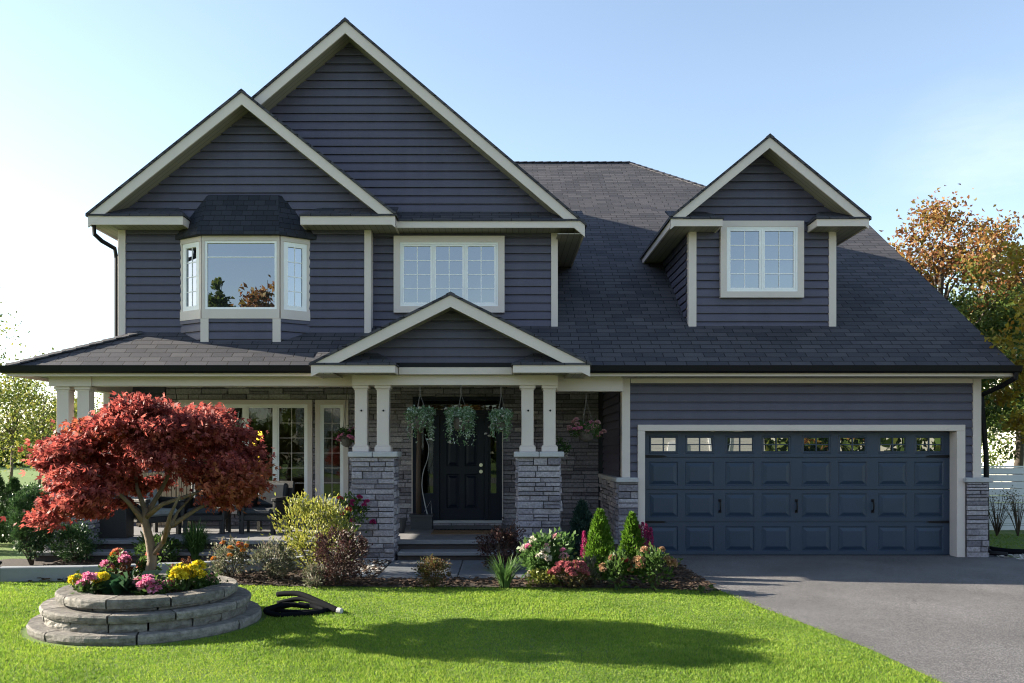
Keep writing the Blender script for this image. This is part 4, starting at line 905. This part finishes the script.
mums('clump of yellow chrysanthemums with pink blooms at the left rim of the round planter', -.46, -.28, [('yellow', 8, .058), ('pink', 4, .055)], .16, .19)
mums('large yellow chrysanthemum clump at the right rim of the round planter', .42, -.18, [('yellow', 14, .06)], .16, .27)
mums('pink rose clump between the maple trunk and the right yellow flowers', .16, -.32, [('pink', 8, .06), ('palepink', 4, .06)], .15, .15)
mums('tall pink, peach and orange roses behind the hosta in the round planter', -.32, .1, [('pink', 3, .055), ('coral', 1, .05), ('orange', 1, .05)], .2, .38)
mums('single peach rose on a long stem left of the maple trunk', -.12, .2, [('coral', 2, .05)], .06, .36)
mums('small pale pink sedum at the right end of the round planter', .56, .05, [('palepink', 6, .04)], .08, .13)
for dx, dy, hh, lab in ((-.27, -.02, .3, 'rusty brown seed heads standing left of the maple trunk'), (.28, .1, .3, 'rusty brown seed heads standing right of the maple trunk')):
    t = thing('seed_head_plant', lab, 'plant', onplanter(dx, dy), 'brown seed heads in the planter'); g = np.random.default_rng(5); tp = []
    for i in range(5):
        a = g.uniform(-.12, .12); hh_ = hh * g.uniform(.6, 1.1); k = 130; zz = g.uniform(0, 1, k); an = g.uniform(0, 6.28, k); ra = .022 * (1 - zz * .5)
        P = np.stack([a * (.4 + .6 * zz) + ra * np.cos(an), .3 * a + ra * np.sin(an), hh_ * (.35 + .65 * zz)], 1); leaves('seed_head', P_['brown'], P, unit(k, g) + np.array((0, 0, .8)), .03, .014, t, g=g); tp.append((a, .3 * a, hh_ * .8))
    stems(t, tp, .004, M['stem'])
t = thing('hosta', 'dark green broad leaved hosta at the foot of the maple trunk', 'plant', onplanter(-.1, -.2)); g = np.random.default_rng(9); k = 34
an = g.uniform(0, 6.28, k); P = np.stack([.04 * np.cos(an), .04 * np.sin(an), g.uniform(.02, .1, k)], 1); A = np.stack([np.cos(an), np.sin(an), g.uniform(.05, .7, k)], 1); leaves('foliage', L_['hosta'], P, A, g.uniform(.2, .32, k), .15, t, g=g, fold=.12)

# pipe lying beside the planter
t = thing('drain_pipe', 'looped black corrugated drain pipe lying on the grass beside the round planter', 'pipe', (-2.3, -4.7, 0))
mb = MB()
def arc(pts, n=24):
    pts = np.array(pts, float); tt = np.linspace(0, len(pts) - 1, n); o = []
    for q in tt:
        i = min(int(q), len(pts) - 2); f = q - i; p0, p1, p2, p3 = pts[max(i-1, 0)], pts[i], pts[i+1], pts[min(i+2, len(pts)-1)]
        o.append(.5 * ((2*p1) + (-p0+p2)*f + (2*p0-5*p1+4*p2-p3)*f*f + (-p0+3*p1-3*p2+p3)*f**3))
    return o
mb.tube(arc([(-.15, .55, .11), (.1, .42, .14), (.35, .22, .10), (.62, .0, .035)], 22), .030, 9)
mb.tube(arc([(-.12, .45, .03), (.15, .38, .09), (.4, .16, .07), (.6, .02, .03)], 22), .026, 9)
mb.tube(arc([(-.1, -.05, .03), (.1, .2, .06), (.32, .16, .05), (.46, .0, .03), (.30, -.14, .028), (.05, -.2, .028), (-.1, -.12, .06), (.05, .08, .08), (.3, .08, .06)], 44), .026, 8)
mb.tube(arc([(.0, .35, .03), (.3, .3, .03), (.52, .1, .03), (.25, -.06, .03), (-.05, .05, .03), (-.08, .28, .03)], 34), .024, 8); mb.build('pipe', M['hose'], t, smooth=True)
mb = MB(); mb.tube([(.615, .002, .035), (.66, -.02, .034)], [.033, .03], 10); mb.build('end_cap', M['cap'], t)

# low concrete edging and its post light
mb = MB(); pts = [(-6.45, -2.62), (-5.4, -2.5), (-4.3, -2.2), (-3.2, -1.75), (-2.75, -1.45)]
for i in range(4):
    (xa, ya), (xb, yb_) = pts[i], pts[i+1]; L = math.hypot(xb-xa, yb_-ya); ud = ((xb-xa)/L, (yb_-ya)/L); fr_ = FRAME((xa, ya), ud, (ud[1], -ud[0])); mb.fbox(fr_, -.004, L + .004, 0, .19 - .001*i, -.16, 0)
tag(mb.build('edging_wall', M['concrete'], bevel=.01), 'long low pale concrete edging wall in front of the porch bed', 'wall')
t = thing('post_light', 'short black post light standing at the left end of the pale edging', 'lamp', (-6.36, -2.75, 0)); mb = MB(); mb.tube([(0, 0, 0), (0, 0, .25)], .028, 10); mb.build('post', M['black'], t); mb = MB(); mb.lathe([(.04, .25), (.05, .27), (.05, .285), (.01, .30)], 12); mb.build('cap', M['black'], t)

# ------------------------------------------------------------------ shrubs and flowers of the bed
shrub('shrub', 'tall rounded dark green clipped shrub left of the porch', 'shrub', 32, 566, 50, 86, 'boxdark', .036, 13000, 170, sig=.085)
shrub('shrub', 'low spreading dark green shrub between the rounded shrub and the porch step', 'shrub', 74, 563, 46, 36, 'boxdark', .04, 4000, 50)
shrub('shrub', 'low green leafy perennial behind the maple trunk beside the porch step', 'plant', 160, 563, 52, 28, 'green', .07, 900, 22, lw=.4)
blades('fern', 'arching green fern clump in front of the porch armchair', 'fern', 196, 562, 42, 44, 'fern', 420, w=.014, arch=1.25)
shrub('flowering_shrub', 'orange tinted flowering shrub left of the grey green mound', 'shrub', 231, 580, 40, 40, 'grey', .05, 1100, 22, flowers=[('orange', 9, .032), ('coral', 4, .03)])
shrub('shrub', 'grey green mounded shrub left of the lime bush', 'shrub', 273, 582, 50, 37, 'grey', .05, 1900, 34, lw=.35)
shrub('shrub', 'tall loose lime yellow shrub left of the left stone pier', 'shrub', 314, 576, 76, 80, 'lime', .055, 3600, 60, up=.8, lw=.4, sig=.15)
shrub('shrub', 'dark purple barberry mound below the lime yellow shrub', 'shrub', 341, 586, 60, 56, 'barberry', .04, 3200, 50, sig=.15)
shrub('shrub', 'small silvery lavender tuft at the lawn edge left of the purple barberry', 'plant', 316, 588, 36, 24, 'grey', .05, 700, 18, lw=.25, up=.8)
shrub('flowering_shrub', 'leggy green plant with red flowers against the left stone pier', 'flower', 352, 563, 42, 72, 'green', .07, 750, 26, flowers=[('magenta', 8, .045), ('red', 4, .04)], sig=.17)
shrub('shrub', 'small round bronze green bush on the mulch before the steps', 'shrub', 434, 588, 36, 30, 'redgreen', .032, 1900, 36, sig=.16)
shrub('shrub', 'dark purple barberry in front of the right stone pier', 'shrub', 501, 572, 52, 46, 'barberry', .045, 2400, 42, sig=.16)
blades('grass_clump', 'spiky bright green grass clump left of the hydrangea', 'grass', 505, 588, 50, 34, 'fern', 130, w=.008, arch=.8)
shrub('hydrangea', 'cream and pink hydrangea in front of the right stone pier', 'flower', 548, 584, 48, 50, 'fern', .075, 1500, 34, lw=.55, flowers=[('white', 7, .06), ('palepink', 5, .05), ('pink', 2, .045)])
shrub('sedum', 'low dusty rose sedum mound below the hydrangea', 'flower', 570, 589, 38, 28, 'redgreen', .045, 600, 20, flowers=[('rose', 26, .045)])
shrub('shrub', 'low yellow green leafy plant under the cream hydrangea', 'plant', 543, 588, 34, 20, 'lime', .05, 420, 14, flowers=[('white', 2, .035)])
shrub('conifer', 'dark blue green conifer nearest the right stone pier', 'conifer', 582, 566, 27, 64, 'bluecon', .075, 3000, shape='cone', lw=.3)
spires('astilbe', 'single thin red flower spire left of the bright green conifer', 584, 577, 9, 45, 'magenta', 1, 380)
shrub('conifer', 'bright green pointed conifer in the middle of the flower bed', 'conifer', 600, 580, 27, 69, 'conifer', .06, 4200, shape='cone', lw=.35)
shrub('conifer', 'bright green pointed conifer beside the garage door casing', 'conifer', 632, 577, 23, 63, 'conifer', .06, 4200, shape='cone', lw=.35)
spires('astilbe', 'cluster of magenta flower spires right of the conifer by the garage', 645, 577, 18, 54, 'magenta', 4, 380)
shrub('sedum', 'tan headed sedum below the middle bright green conifer', 'flower', 617, 590, 30, 34, 'green', .07, 500, 18, flowers=[('tan', 5, .05), ('red', 1, .05)])
shrub('sedum', 'tan and peach headed sedum at the driveway end of the bed', 'flower', 654, 591, 38, 44, 'green', .065, 650, 20, flowers=[('tan', 11, .055)])
shrub('shrub', 'tiny green ground cover tuft at the driveway corner of the bed', 'plant', 707, 594, 22, 8, 'green', .03, 200, 10)
shrub('shrub', 'green leafy tuft between the two bright green conifers', 'plant', 588, 586, 28, 28, 'grey', .06, 520, 16, lw=.3, up=.6)

# ------------------------------------------------------------------ hanging baskets
def basket(label, px, py0, py1, wpx, y, zhook, leaf, flowers=None, trail=True, n_=1900, group='hanging baskets on the porch'):
    x = X(px, y); z1 = Z(py0, y); z0 = Z(py1, y); r = wpx * (CAM_D + y) / FPX / 2; h = z1 - z0; zb = z1 - h * .28
    t = thing('hanging_basket', label, 'basket', (x, y, zhook), group); g = np.random.default_rng(int(px))
    o = zb - zhook; mb = MB(); k = r * .55
    mb.lathe([(.02, o - .2), (k * .7, o - .17), (k, o - .06), (k, o), (k * .9, o)], 14); mb.build('liner', M['coir'], t, smooth=True)
    mb = MB(); top = -.14 if zhook - zb > .35 else -.05
    mb.tube([(0, 0, 0), (0, 0, top)], .007, 5)
    for a in (0, 2.1, 4.2): mb.tube([(0, 0, top), (k * math.cos(a), k * math.sin(a), o)], .0045, 4)
    mb.build('hanger', M['rope'], t)
    if trail:
        K = 44; an = g.uniform(0, 6.28, K); ro = r * g.uniform(.45, 1.0, K); dr = (h * .78) * g.uniform(.12, 1, K) ** 1.3; C_ = []; P = []
        for q in range(K):
            for t_ in np.linspace(0, 1, max(8, int(n_ / K))):
                rr = k * .6 + (ro[q] - k * .6) * min(1, t_ * 2.2) ** .6; z = o + h * .2 * math.sin(min(1, t_ * 2.2) * 2.2) - dr[q] * max(0, t_ - .3) / .7
                P.append((rr * math.cos(an[q]), rr * math.sin(an[q]), z))
            C_.append(P[-1])
        P = np.array(P) + g.normal(size=(len(P), 3)) * .016; C_ = np.array(C_)
    else:
        K = 30; an = g.uniform(0, 6.28, K); rr = r * g.uniform(.3, .95, K); C_ = np.stack([rr * np.cos(an), rr * np.sin(an), o + h * (.25 * g.uniform(0, 1, K) - .45 * (rr / r) ** 2 * g.uniform(.2, 1, K))], 1)
        idx = np.repeat(np.arange(K), n_ // K); P = C_[idx] + g.normal(size=(len(idx), 3)) * .032
    leaves('foliage', L_[leaf], P, unit(len(P), g) + np.array((0, 0, -.5 if trail else .2)), .042, .022, t, g=g)
    if flowers:
        for kind, cnt, fr_ in flowers:
            for i in range(cnt):
                c = C_[g.integers(K)]; q = c + g.normal(size=3) * .04; q[:2] *= 1.12; bloom(kind, fr_, t, tuple(q))
basket('hanging basket of silvery trailing leaves nearest the left pier', 420, 405, 446, 29, -.52, BZ0, 'trail', [('white', 8, .022)])
basket('largest hanging basket of silvery trailing leaves in the middle of the entrance', 461, 405, 450, 31, -.52, BZ0, 'trail', [('white', 10, .022)], n_=2400)
basket('hanging basket of silvery trailing leaves nearest the right pier', 501, 408, 444, 22, -.52, BZ0, 'trail', [('white', 8, .022)])
basket('pink flowering hanging basket beside the narrow porch window', 347, 428, 453, 24, .35, 2.875, 'green', [('pink', 26, .036), ('magenta', 6, .034)], False, 900)
basket('pale pink flowering hanging basket near the garage corner', 586, 421, 450, 32, -.1, 2.62, 'green', [('palepink', 24, .04), ('pink', 10, .036)], False, 900)
t = thing('trailing_plant', 'small trailing green plant with white flowers on the back corner of the right pier cap', 'plant', (.96, .04, 1.675)); g = np.random.default_rng(3)
mb = MB(); mb.lathe([(.05, 0), (.065, .1), (.06, .1)], 12); mb.build('pot', M['pot'], t); C_, P, idx = clumps(10, 30, (.02, 0, .06), (.1, .08, .14), .03, g); P[:, 2] = np.where((P[:, 0] < .03) & (P[:, 2] < .02), .05, P[:, 2]); leaves('foliage', L_['fern'], P, unit(len(P), g), .05, .024, t, g=g)
for i in range(3): bloom('white', .025, t, (.1, -.03 + .02 * i, .02 - .05 * i))

# ------------------------------------------------------------------ porch furniture
def armchair(label, x, y, rot, cm):
    t = thing('armchair', label, 'chair', (x, y, DZ), 'dark wicker armchairs on the porch', rot)
    mb = MB(); mb.box(-.33, .33, -.33, .33, .22, .32); mb.build('seat_frame', M['wicker'], t, bevel=.015)
    mb = MB(); mb.prism([(-.33, .27, .32), (-.33, .34, .32), (-.33, .42, .85), (-.33, .36, .87)], (.66, 0, 0)); mb.build('backrest', M['wicker'], t, bevel=.015)
    for s in (-1, 1): mb = MB(); mb.box(s*.33 - .045, s*.33 + .045, -.34, .33, .55, .61); mb.box(s*.33 - .03, s*.33 + .03, -.32, .30, .3, .55); mb.build('armrest', M['wicker'], t, bevel=.012)
    for sx_ in (-.29, .29):
        for sy_ in (-.29, .29): mb = MB(); mb.box(sx_ - .03, sx_ + .03, sy_ - .03, sy_ + .03, 0, .22); mb.build('leg', M['wicker'], t)
    mb = MB(); mb.box(-.27, .27, -.33, .24, .322, .43); mb.build('seat_cushion', M[cm], t, bevel=.035)
    mb = MB(); mb.prism([(-.26, .12, .44), (-.26, .26, .44), (-.26, .345, .82), (-.26, .2, .84)], (.52, 0, 0)); mb.build('back_cushion', M[cm], t, bevel=.035)
    return t
armchair('dark wicker armchair with pale cushions at the far left end of the porch', -5.75, .55, R(60), 'cushion2')
armchair('dark wicker armchair behind the fern below the big porch window', X(207, .9), .9, R(8), 'cushion')
armchair('dark wicker armchair right of the porch side table', X(266, .9), .9, R(-14), 'cushion')
t = thing('side_table', 'small dark side table between the two porch armchairs', 'table', (X(236, .8), .8, DZ)); mb = MB(); mb.box(-.2, .2, -.2, .2, .40, .44); mb.build('table_top', M['wicker'], t)
for sx_ in (-.16, .16):
    for sy_ in (-.16, .16): mb = MB(); mb.box(sx_ - .02, sx_ + .02, sy_ - .02, sy_ + .02, 0, .4); mb.build('leg', M['wicker'], t)
t = thing('storage_box', 'black upright storage box standing behind the left stone pier', 'box', (-6.14, .1, DZ)); mb = MB(); mb.box(-.22, .22, -.15, .15, 0, .52); mb.build('body', M['wicker'], t, bevel=.01); mb = MB(); mb.box(-.24, .24, -.17, .17, .521, .56); mb.build('lid', M['wicker'], t, bevel=.01)
t = thing('slat_screen', 'pale wooden slat screen standing against the porch wall left of the window', 'screen', (X(163, 1.9), 1.95, DZ)); mb = MB()
for i in range(11): mb.box(-.5 + i*.092, -.5 + i*.092 + .08, -.015, .015, .03, 1.0 + .02 * math.sin(i * 2))
mb.build('slats', M['bamboo'], t); mb = MB(); mb.box(-.5, .5, .016, .04, .2, .26); mb.box(-.5, .5, .016, .04, .8, .86); mb.build('rail', M['wood'], t)
mb = MB(); mb.tube([(-.45, .0, 0), (-.45, 0, .03)], .03, 6); mb.tube([(.45, .0, 0), (.45, 0, .03)], .03, 6); mb.build('foot', M['wood'], t)
# pots and post by the door
t = thing('post_planter', 'dark planter box with brown trunk and curled pale twig left of the front door', 'planter', (X(422, 1.6), 1.6, DZ))
mb = MB(); mb.prism([(-.19, -.15, 0), (.19, -.15, 0), (.19, .15, 0), (-.19, .15, 0)], (0, 0, .22)); mb.box(-.21, .21, -.17, .17, .221, .26); mb.build('planter_box', M['pot'], t)
mb = MB(); mb.tube([(-.06, 0, .2), (-.065, 0, .9), (-.05, .01, 1.6), (-.06, 0, 2.1)], [.05, .047, .044, .04], 9); mb.build('trunk', M['wood'], t, smooth=True)
mb = MB(); mb.tube(arc([(.1, 0, .24), (.04, .0, .5), (-.0, 0, .75), (.02, 0, 1.0), (.1, 0, 1.25), (.12, 0, 1.45), (.06, 0, 1.62)], 26), list(np.linspace(.011, .006, 26)), 6); mb.tube([(.04, 0, .3), (.16, -.03, .5), (.18, -.04, .26)], .008, 5); mb.build('twig', M['cap'], t, smooth=True)
t = thing('flower_pot', 'small empty charcoal pot beside the planter box at the left pier', 'pot', (X(399, .9), .9, DZ)); mb = MB(); mb.lathe([(.09, 0), (.13, .2), (.145, .2), (.145, .235), (.12, .235), (.115, .18)], 18); mb.build('pot', M['pot'], t, smooth=False)
t = thing('door_mat', 'brown coir door mat with a black lattice border on the porch floor', 'mat', (-.55, .9, DZ)); mb = MB(); mb.box(-.6, .6, -.3, .3, .0, .012); mb.build('mat', M['mat'], t)
mb = MB()
for i in range(18): mb.box(-.6 + i*.068, -.6 + i*.068 + .045, .34, .40, 0, .02)
mb.box(-.6, .6, .301, .335, 0, .021); mb.box(-.6, .6, .405, .43, 0, .021); mb.build('lattice', M['black'], t)
# glowing shades added inside to imitate yellow reflections in the glass
t = thing('hanging_glow', 'stacked glowing yellow shades imitating reflections in the porch window', 'lamp', (X(262, 4.2), 3.6, 2.75)); px_ = 0
for i, (dx, z) in enumerate(((.12, -.85), (-.02, -1.08), (.06, -1.32))):
    mb = MB(); mb.lathe([(.05, z), (.065, z + .01), (.045, z + .17), (.02, z + .18)], 12, (dx, 0)); mb.build('glow_shade', M['reflection_glow'], t)
    mb = MB(); mb.tube([(dx, 0, 0), (dx, 0, z + .18)], .005, 4); mb.build('cord', M['black'], t)

# ------------------------------------------------------------------ trees, fence and neighbours
def tree(label, x, y, h, r, lms, leaf, K, per, cz=.62, rz=.36, bark='dbark', tr=.18, sig=.16, name='tree', cat='tree', split=None, seed=1, group=None, rmin=.3, lobes=1, flat=.7):
    t = thing(name, label, cat, (x, y, 0), group); g = np.random.default_rng(seed)
    C_, P, idx = clumps(K, per, (0, 0, h * cz), (r, r, h * rz), r * sig, g, rmin=rmin, flat=flat)
    A = unit(len(P), g) + np.array((0, 0, -.25)); L = leaf * g.uniform(.6, 1.25, len(P)); mi = None
    if split is not None: mi = (((C_[:, 2] + g.normal(size=K) * h * .07) < split * h).astype(int))[idx]
    leaves('crown', [L_[q] for q in lms], P, A, L, L * .6, t, lobes, mi, g=g)
    mb = MB(); fk = np.array((g.normal() * .1, g.normal() * .1, h * (cz - rz * .55)))
    mb.tube([(0, 0, 0), fk * .5 + np.array((.05, 0, 0)), fk, fk + np.array((.1, .05, h * rz * .9)), (.05, 0, h * (cz + rz * .8))], [tr, tr * .75, tr * .6, tr * .3, tr * .06], 9)
    for c in C_[:min(45, int(K * .6))]:
        b_ = fk + np.array((0, 0, 1)) * max(0, (c[2] - fk[2]) * g.uniform(.0, .45)); q = (b_ + c) / 2 + g.normal(size=3) * r * .05; q[2] += r * .06
        mb.tube([b_, q, c], [tr * .28, tr * .16, tr * .04], 5)
    mb.build('trunk', M[bark], t, smooth=True); return t
def atree(px, D): return ((px - VX) * D / FPX, D - CAM_D)
x, y = atree(941, 23); tree('autumn tree with orange upper leaves and green lower leaves behind the garage roof', x, y, 8.4, 2.5, ['orange', 'olive'], .12, 230, 140, .60, .38, sig=.095, split=.71, seed=4, tr=.2)
x, y = atree(1015, 29); tree('dark green tree behind the autumn tree at the right', x, y, 8.2, 3.2, ['olive'], .14, 200, 140, .58, .40, seed=6, sig=.09)
x, y = atree(1084, 13.4); tree('yellow leaved tree at the right edge beside the driveway', x, y, 5.9, 1.3, ['yellow', 'olive'], .10, 75, 130, .60, .38, seed=8, tr=.1, sig=.11, split=.2)
x, y = atree(985, 36); tree('low olive green tree behind the white fence', x, y, 4.6, 2.4, ['olive'], .2, 50, 80, .55, .42, seed=14, tr=.15)
for i, (px, D, h, r, lab) in enumerate(((8, 30, 5.3, 1.5, 'pale green birch at the far left edge of the photo'), (38, 33, 4.9, 1.2, 'slim pale green birch just left of the porch columns'), (62, 36, 4.4, 1.3, 'small yellow green birch seen between the porch columns'), (-30, 26, 6.2, 2.0, 'tall pale birch beyond the left edge'), (100, 38, 4.3, 1.6, 'yellow birch seen behind the porch end'))):
    x, y = atree(px, D); tree(lab, x, y, h, r, ['birch'], .12, 60, 50, .58, .42, 'bark', .07, seed=30 + i, group='birches left of the house', sig=.2, rmin=.1)
for i, (px, base, w, h) in enumerate(((-6, 545, 34, 74), (14, 541, 24, 62), (-34, 552, 34, 84), (30, 538, 22, 50))):
    shrub('hedge_cedar', ['dark green cedar hedge shrub at the very left edge', 'dark green cedar hedge shrub just behind the rounded shrub', 'tall cedar hedge shrub beyond the left edge', 'shorter cedar hedge shrub half hidden behind the rounded shrub'][i], 'conifer', px, base, w, h, 'boxdark', .09, 3400, shape='cone', lw=.3, group='cedar hedge left of the house')
# white board fence
t = thing('board_fence', 'white horizontal board fence beyond the grass right of the garage', 'fence', (12, 3.9, 0))
mb = MB()
for i in range(9): mb.box(-4.2, 10, -.012, .012, .06 + i*.142, .06 + i*.142 + .136)
mb.build('boards', M['fence'], t, bevel=.006)
for i in range(8): mb = MB(); mb.box(-4.2 + i*1.9, -4.1 + i*1.9, -.06, .06, 0, 1.38); mb.box(-4.225 + i*1.9, -4.075 + i*1.9, -.075, .075, 1.381, 1.42); mb.build('post', M['white'], t)
mb = MB(); mb.box(-4.2, 10, -.03, .03, 1.342, 1.375); mb.build('rail', M['white'], t)
for i, px in enumerate((997, 1018)):
    x, y = atree(px, 16.9); t = thing('bare_shrub', ['thin twiggy shrub in front of the white fence nearer the garage', 'thin twiggy shrub in front of the white fence at the right edge'][i], 'shrub', (x, y, 0), 'twiggy shrubs along the white fence'); g = np.random.default_rng(i)
    tg = [(g.normal() * .16, g.normal() * .1, g.uniform(.4, .85)) for _ in range(22)]; stems(t, tg, .009, M['stem']); P = np.array(tg)[np.repeat(np.arange(22), 12)] + g.normal(size=(264, 3)) * .07; P[:, 2] = np.abs(P[:, 2]); leaves('foliage', L_['redgreen'], P, unit(264, g), .035, .018, t, g=g)
t = thing('drain_pipe', 'black drain pipe lying along the gravel at the garage corner', 'pipe', (8.0, .1, 0)); mb = MB(); mb.tube(arc([(-.1, .12, .1), (.15, .05, .07), (.6, .0, .06), (1.3, .06, .05), (2.4, .1, .05)], 24), .05, 9); mb.build('pipe', M['hose'], t, smooth=True)
def cottage(label, x, y, w, d, h, rise, rot=0):
    t = thing('neighbour_house', label, 'house', (x, y, 0), None, rot); mb = MB(); mb.box(-w/2, w/2, -d/2, d/2, 0, h); mb.prism([(-w/2, -d/2, h), (w/2, -d/2, h), (0, -d/2, h + rise)], (0, d, 0)); mb.build('wall', M['nwall'], t)
    mb = MB(); e = .3
    for s in (-1, 1): mb.prism([(0, -d/2 - e, h + rise + .05), (s*(w/2 + e), -d/2 - e, h - e*rise/(w/2) + .05), (s*(w/2 + e), -d/2 - e, h - e*rise/(w/2) - .1), (0, -d/2 - e, h + rise - .1)], (0, d + 2*e, 0))
    mb.build('roof', M['shingle'], t)
    for (u, z, ww, hh) in ((-w*.25, h*.3, 1.2, 1.3), (w*.25, h*.3, 1.2, 1.3), (0, h*.72, 1.4, 1.2)):
        mb = MB(); fr_ = FR(-d/2); mb.fbox(fr_, u - ww/2 - .1, u + ww/2 + .1, z - .1, z + hh + .1, 0, .06); wo = mb.build('window', M['white'], t); mb = MB(); mb.fbox(fr_, u - ww/2, u + ww/2, z, z + hh, .061, .07); mb.build('pane', M['glass'], wo)
    mb = MB(); mb.box(-.5, .5, -d/2 - .08, -d/2 - .001, 0, 2.1); mb.build('door', M['white'], t)
    return t
cottage('cream neighbouring house behind the white fence at the right edge', 24.5, 24, 9, 9, 5.2, 2.4)
# across the street, seen only as reflections in the glass
cottage('pale house across the street seen reflected in the garage windows', 11, -44, 11, 9, 5.5, 3.2, R(180)); cottage('white house across the street seen reflected in the upper window', -9, -47, 10, 9, 6.0, 3.4, R(180))
for i, (x, y, h, r, lm) in enumerate(((-17.6, -40, 13.4, 1.0, 'olive'), (-14.7, -40, 13.6, 1.7, 'orange'), (-23, -40, 9, 3.2, 'olive'), (-2, -42, 8, 2.6, 'orange'), (20, -38, 9, 3.4, 'orange'), (4, -52, 12, 4, 'olive'), (-30, -44, 11, 4, 'olive'), (32, -42, 10, 4, 'olive'))):
    tree('street tree across the road behind the viewer', x, y, h, r, [lm], .35, 50, 60, seed=60 + i, group='trees across the road')
# far wood that closes the horizon
g = np.random.default_rng(77); k = 30000; an = np.where(g.uniform(size=k) < .5, g.uniform(R(15), R(165), k), g.uniform(R(205), R(335), k)); rr = 95 + g.uniform(0, 12, k); top = 6 + 2.2 * np.sin(an * 23) + 1.3 * np.sin(an * 61 + 1) + 1.0 * np.sin(an * 117); zz = g.uniform(0, 1, k) ** .7 * top
fw = leaves('far_wood', L_['olive'], np.stack([rr * np.cos(an), rr * np.sin(an) - 10, zz], 1), unit(k, g), 1.3, .9, None, g=g); tag(fw, kind='stuff')
shrub('conifer', 'dense unseen conifer added beyond the left edge to shade the lawn', 'conifer', -480, 590, 150, 190, 'boxdark', .12, 5200, shape='cone', lw=.35)  # added out of view so its shadow falls on the left lawn
